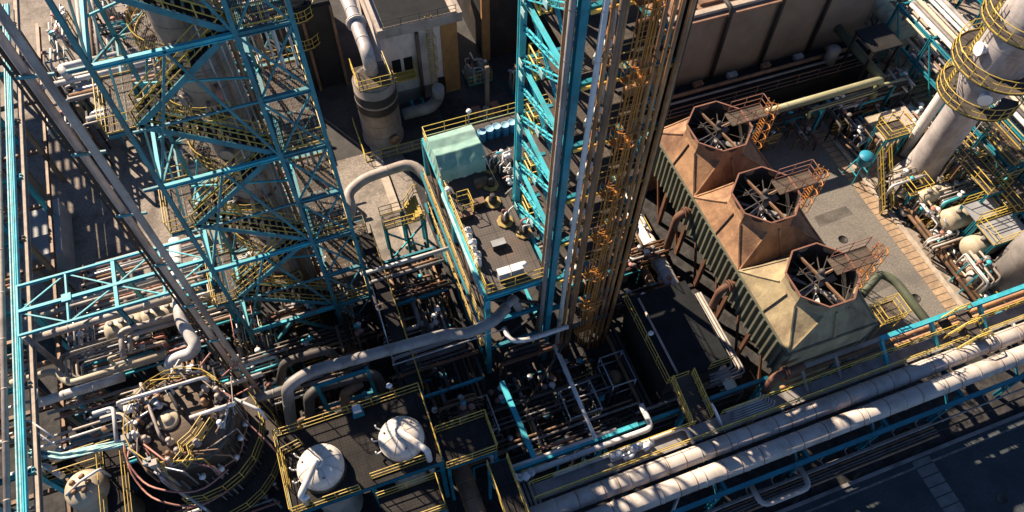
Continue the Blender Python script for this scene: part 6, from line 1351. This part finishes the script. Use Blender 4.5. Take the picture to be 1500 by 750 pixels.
# steep yellow stair
a, b = P(1292, 225, 4.3), P(1302, 288, .2)
t = thing('yellow_stair', 'steep bright yellow stair going down beside the tiled strip', 'stair', (b.x, b.y, 0)); mb = MB()
b = Vector((a.x, a.y - 3.4, .1))
for dx in (-.4, .4): mb.bar(a + Vector((dx, 0, 0)), b + Vector((dx, 0, 0)), .07, .28)
for k in range(1, 14): q = a.lerp(b, k / 14); mb.box(q.x - .42, q.x + .42, q.y - .14, q.y + .14, q.z, q.z + .05)
mb.build('flight', 'grate_brown', t)
for dx in (-.45, .45):
    r_ = MB()
    for h in (.55, 1.05): r_.tube([a + Vector((dx, 0, h)), b + Vector((dx, 0, h))], .05, 5)
    for k in range(5): q = a.lerp(b, k / 4) + Vector((dx, 0, 0)); r_.tube([q, q + Z * 1.05], .05, 5)
    r_.build('handrail', 'yellow_bright', t)
# twin grey pipes along the kerb
for k, (o, lab) in enumerate(((0, 'kerbside grey pipe beside the tiled strip, nearer the road'), (.45, 'kerbside grey pipe beside the tiled strip, farther from the road'))):
    a, b = P(1312, 292, 1.2), P(1440, 452, 1.2); x = (a.x + b.x) / 2 + o
    pipe(lab, [(x, a.y, .1), (x, a.y, 1.2), (x, 11.5, 1.2)], .16, 'pipe_brown', group='kerbside pipes', hoops=3)
pipe('twin beam like grey pipe standing out over the road beside the blue drum, upper', pp([1.6, 1.6], (1228, 192), (1262, 224), snap=False), .12, 'pipe_brown'); pipe('twin beam like grey pipe standing out over the road beside the blue drum, lower', pp([1.2, 1.2], (1226, 198), (1256, 228), snap=False), .1, 'pipe_brown')
# cyan frames
def cframe(label, x0, x1, y0, y1, zs, step, m='blue_steel'):
    t = thing('steel_gantry', label, 'steel frame', ((x0 + x1) / 2, (y0 + y1) / 2, 0), 'cyan frames at right')
    n = max(1, round((y1 - y0) / step))
    for k in range(n + 1):
        y = y0 + (y1 - y0) * k / n
        for x in (x0, x1): MB().ibeam((x, y, 0), (x, y, zs[-1]), .26, .26).build('column', m, t)
        for z in zs: MB().ibeam((x0, y, z - .15), (x1, y, z - .15), .2, .3).build('beam', m, t)
    for z in zs:
        for x in (x0, x1): MB().ibeam((x, y0, z - .15), (x, y1, z - .15), .2, .3).build('beam', m, t)
    for k in range(n):
        a_, b_ = y0 + (y1 - y0) * k / n, y0 + (y1 - y0) * (k + 1) / n
        MB().bar((x0 - .02, a_, .3), (x0 - .02, b_, zs[-1] - .3), .13).build('brace', m, t)
    return t
cframe('cyan steel pipe frame right behind the tall column', 55, 59.5, 18, 42, (4.0, 7.0), 4.8)
cframe('cyan steel pipe frame at the far right edge', 61.5, 66, 16, 44, (4.5, 8.0), 5.6)
cframe('pale steel pipe frame at the top right beyond the canopy', 57.8, 63, 45.5, 66, (4.5, 7.0), 5, 'pipe_grey')
cframe('cyan steel pipe frame in the top right corner', 68, 74, 36, 58, (5, 8.5), 5.5)
rows = [('on top of the cyan frame behind the tall column', (57.2, 18, 7.2), (57.2, 42, 7.2), 7, .55), ('on the lower level of the cyan frame behind the tall column', (57.2, 17, 4.2), (57.2, 43, 4.2), 6, .6), ('on top of the cyan frame at the far right edge', (63.7, 16, 8.2), (63.7, 44, 8.2), 7, .55),
        ('on the pale frame beyond the canopy', (60.3, 45, 7.2), (60.3, 67, 7.2), 8, .55), ('on the lower level of the pale frame beyond the canopy', (60.3, 44, 4.7), (60.3, 67, 4.7), 6, .6), ('on the cyan frame in the top right corner', (71, 36, 8.7), (71, 58, 8.7), 8, .6),
        ('on the ground along the tiled strip kerb', (47.3, 12, .7), (47.3, 22, .7), 4, .35), ('on the ground below the cream vessels', (52.5, 16, .8), (52.5, 25, .8), 6, .4), ('across the ground between the two pale columns', (47, 19.3, 1.0), (55, 19.3, 1.0), 5, .4), ('across the ground behind the tall column', (46.5, 33, 1.4), (55, 33, 1.4), 6, .4),
        ('behind the machine block', (46.5, 36.8, 2.0), (56, 36.8, 2.0), 6, .45), ('in the far right middle', (67.5, 18, 3), (67.5, 34, 3), 7, .5), ('by the right end of the long rack', (53, 13.4, 1.2), (64, 13.4, 1.2), 6, .4)]
for i, (w_, a, b, n, gap) in enumerate(rows):
    rr = random.Random(i + 500)
    bank('bank of pipes ' + w_, a, b, n, gap, [rr.uniform(.07, .2) for _ in range(5)], rr.sample(['pipe_white', 'pipe_white', 'pipe_beige', 'pipe_grey', 'galvanised', 'pipe_brown', 'cream_tank'], 5), drop=1, legs=a[2] < 4)
pipe('very fat sage green lagged pipe beside the canopy', [(56.2, 40, 4.2), (56.2, 66, 4.2)], .85, 'sage_lagging', n=20, hoops=1.1, name='lagged_pipe')
pipe('second sage green lagged pipe nearer the tall column', [(58.9, 37, 5.2), (58.9, 44.5, 5.2)], .5, 'sage_lagging', n=18, hoops=1.1, name='lagged_pipe')
sk = [('skid with cream vessels beside the kerb and the blue drum', (47.6, 32.2), WARM), ('skid of pale piping at the foot of the steep yellow stair', (47.8, 24.2), WARM), ('skid of pale vessels between kerb pipes and small beige vessel', (48.2, 21.4), COOL), ('skid at the kerb below the cream vessels', (47.9, 17.5), WARM), ('skid under the service platform of the lower cream vessel', (55.2, 16.4), COOL),
      ('skid between the cream vessels and the cyan frame', (53.6, 22.8), COOL), ('skid right of the tall column foot', (53.2, 27.5), COOL), ('skid behind the slim white column', (53, 31.2), COOL), ('skid under the far right cyan frame', (60.3, 22), COOL), ('skid under the cyan frame behind the tall column', (60.2, 30), DIM),
      ('skid at the far right between two cyan frames', (60.4, 37), COOL), ('skid by the far right edge', (68.5, 27), WARM), ('skid at the right edge near the top', (68, 33.5), COOL), ('skid beyond the canopy end', (55.5, 49), WARM), ('skid in the top right beyond the pale frame', (65.6, 52), WARM), ('skid in the top right corner', (66, 46), COOL), ('skid between wide column and right edge', (53.9, 12.4), WARM)]
for i, (lab, c, cols) in enumerate(sk): skid(lab, c, 2.6, 2.3, 600 + i, cols, 1.25)
# ================================================================== more process skids, described by what they carry and what they stand beside
LAND = {'the round vessel': (V.x, V.y), 'the stair tower': (-4, 33.6), 'the bracing frame': (-16, 37.5), 'the two white domes': (-3, 17.3), 'the deck corner': (7.5, 23), 'the pipe tower': (14.4, 26), 'the dark hut': (20.4, 19), 'the cooling tower': (28.6, 24),
        'the tall column': (49.4, 27.4), 'the wide right column': (S2.x, S2.y), 'the blue drum on legs': (p.x if False else 46.6, 30.8), 'the canopy': ((cx0 + cx1) / 2, (cy0 + cy1) / 2), 'the tan hall': (40, 45), 'the upright tank': (TB.x, TB.y), 'the cream domed drum': (c.x if False else -18.3, 22.5), 'the slim white column': (50.9, 30.6), 'the dark block': (2, 60)}
USED = set(); RANK = {}
CN = {'pipe_beige': 'beige', 'cream_tank': 'cream', 'pipe_white': 'white', 'pipe_brown': 'brown', 'galvanised': 'silver', 'cyan_steel': 'cyan', 'pipe_grey': 'grey', 'dark_steel': 'black', 'pipe_rust': 'rusty', 'pipe_pink': 'pink', 'pipe_olive': 'olive', 'pipe_dim': 'dull', 'sage_lagging': 'sage', 'silo_grey': 'pale grey', 'yellow_bright': 'yellow'}
ORD = ['nearest', 'second nearest', 'third nearest', 'fourth nearest', 'fifth nearest', 'sixth nearest', 'seventh nearest', 'eighth nearest', 'ninth nearest', 'tenth nearest', 'eleventh nearest', 'twelfth nearest']
def stand(cx, cy, w, d, h, seed, cols, z=0.0):
    """open piping stand: posts, two shelves of pipes with droppers, valves on top"""
    rr = random.Random(seed); m1, m2 = rr.choice(cols), rr.choice(cols); o_ = Vector((cx, cy, z)); t = thing('piping_stand', '', 'piping stand', o_, 'piping stands between the units')
    sm = rr.choice(['blue_steel', 'dark_steel', 'cyan_steel', 'pipe_brown'])
    for sx in (-1, 1):
        for sy in (-1, 1): MB().bar((cx + sx * w / 2, cy + sy * d / 2, z), (cx + sx * w / 2, cy + sy * d / 2, z + h), .11).build('post', sm, t)
    for sy in (-1, 1): MB().bar((cx - w / 2, cy + sy * d / 2, z + h), (cx + w / 2, cy + sy * d / 2, z + h), .1, .14).build('beam', sm, t)
    along = rr.random() < .62; nv = 0
    n = rr.randint(5, 8)
    for k in range(n):
        f = (k + .5) / n - .5; zz = z + h + .1 + (0 if k % 3 else .35); r = rr.uniform(.035, .13); e = rr.uniform(.2, 1.1)
        if along: a, b = Vector((cx - w / 2 - e, cy + f * d, zz)), Vector((cx + w / 2 + rr.uniform(.2, 1), cy + f * d, zz))
        else: a, b = Vector((cx + f * w, cy - d / 2 - e, zz)), Vector((cx + f * w, cy + d / 2 + rr.uniform(.2, 1), zz))
        pts = [a, b]
        if rr.random() < .6: pts = [a - Z * rr.uniform(.6, h * .9)] + pts
        if rr.random() < .5: pts = pts + [b - Z * rr.uniform(.6, h * .9)]
        MB().tube(pts, r, 7).build('pipe', m1 if k % 2 else rr.choice(cols + ['pipe_white', 'pipe_beige'] if cols[0] != 'pipe_dim' else cols), t)
    for k in range(rr.randint(2, 5)):
        nv += 1; q = Vector((cx + rr.uniform(-.45, .45) * w, cy + rr.uniform(-.45, .45) * d, z + h + .1))
        MB().lathe(q, [(.07, 0), (.13, .12), (.06, .3), (.06, .55), (rr.uniform(.18, .27), .57), (.22, .63), (.04, .66)], 10).build('valve', rr.choice(['white_paint', 'galvanised', 'pipe_pink', 'cyan_steel', 'pipe_grey']), t)
    if rr.random() < .5:
        R = rr.uniform(.35, .6); MB().lathe((cx + rr.uniform(-.3, .3), cy + rr.uniform(-.3, .3), z + .1), [(R * .8, 0), (R, .1), (R, h * .6), (R * .7, h * .6 + R * .45), (.05, h * .6 + R * .6)], 16).build('vessel', m2, t)
    if rr.random() < .35: MB().rail([(cx - w / 2, cy - d / 2, z + h * .55), (cx + w / 2, cy - d / 2, z + h * .55), (cx + w / 2, cy + d / 2, z + h * .55)], sp=1.1).build('handrail', 'yellow_bright', t)
    STANDS.append((t, cx, cy, CN.get(m1, 'pale'), n, nv))
STANDS = []
def area(x0, x1, y0, y1, stepx, stepy, h0, h1, seed, cols, skip=()):
    rr = random.Random(seed); y = y0
    while y <= y1:
        x = x0
        while x <= x1:
            xx, yy = x + rr.uniform(-.5, .5), y + rr.uniform(-.4, .4)
            if not any(abs(xx - a) < b and abs(yy - c_) < d_ for a, b, c_, d_ in skip): stand(xx, yy, rr.uniform(1.4, 2.2), rr.uniform(1.1, 1.7), rr.uniform(h0, h1), int(seed * 1000 + xx * 31 + yy * 17), cols)
            x += stepx
        y += stepy
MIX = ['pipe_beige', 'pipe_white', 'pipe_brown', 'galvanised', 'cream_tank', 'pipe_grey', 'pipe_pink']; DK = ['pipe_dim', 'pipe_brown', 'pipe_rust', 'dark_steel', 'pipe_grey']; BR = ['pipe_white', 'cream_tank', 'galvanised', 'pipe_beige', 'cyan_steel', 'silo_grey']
area(-20, -8, 25.5, 37, 3.6, 2.9, 2.2, 4.6, 1, MIX, skip=((V.x, 4.4, V.y, 4.4),))
area(-20.5, -16.5, 17.5, 24, 3.4, 3.0, 2.0, 3.4, 2, MIX, skip=((-18.3, 2.6, 22.5, 2.6),))
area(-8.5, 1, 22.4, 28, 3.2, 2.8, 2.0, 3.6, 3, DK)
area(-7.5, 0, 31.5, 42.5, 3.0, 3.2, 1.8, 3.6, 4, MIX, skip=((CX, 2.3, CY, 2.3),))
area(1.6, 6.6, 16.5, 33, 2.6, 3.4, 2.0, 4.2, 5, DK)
area(7.5, 16, 14.8, 21, 2.9, 2.7, 1.2, 2.4, 6, ['pipe_dim', 'dark_steel', 'pipe_dim', 'pipe_rust'])  # darkest pipe tones here, standing in for shade on the pit floor
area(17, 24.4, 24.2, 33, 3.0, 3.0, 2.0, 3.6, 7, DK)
area(47.2, 56, 13.8, 38.5, 3.1, 3.2, 1.2, 3.0, 8, BR, skip=((49.4, 2.6, 27.4, 2.6), (S2.x, 3, S2.y, 3)))
area(56.5, 72, 15, 44, 4.4, 4.4, 2.0, 4.5, 9, BR)
area(-20, -1.5, 55.5, 74, 4.2, 4.2, 2.4, 5.2, 10, BR)
area(29, 51, 35.4, 38.2, 3.4, 2.4, 1.0, 2.4, 11, DK)
area(54.5, 70, 47, 62, 4.6, 4.6, 2.0, 4.0, 12, BR)
near = {}
for s_ in STANDS:
    l = min(LAND, key=lambda k: (LAND[k][0] - s_[1]) ** 2 + (LAND[k][1] - s_[2]) ** 2); dx, dy = s_[1] - LAND[l][0], s_[2] - LAND[l][1]
    side = ('to the right of' if dx > 0 else 'to the left of') if abs(dx) > abs(dy) else ('behind' if dy > 0 else 'in front of')
    near.setdefault((l, side, s_[3]), []).append((dx * dx + dy * dy, s_[0]))
for (l, side, colr), items in near.items():
    items.sort(key=lambda q: q[0])
    for i, (_, t) in enumerate(items):
        t['label'] = ('piping stand with mostly %s pipes %s %s' % (colr, side, l)) if len(items) == 1 else '%s %s piped piping stand %s %s' % (ORD[min(i, 11)], colr, side, l)
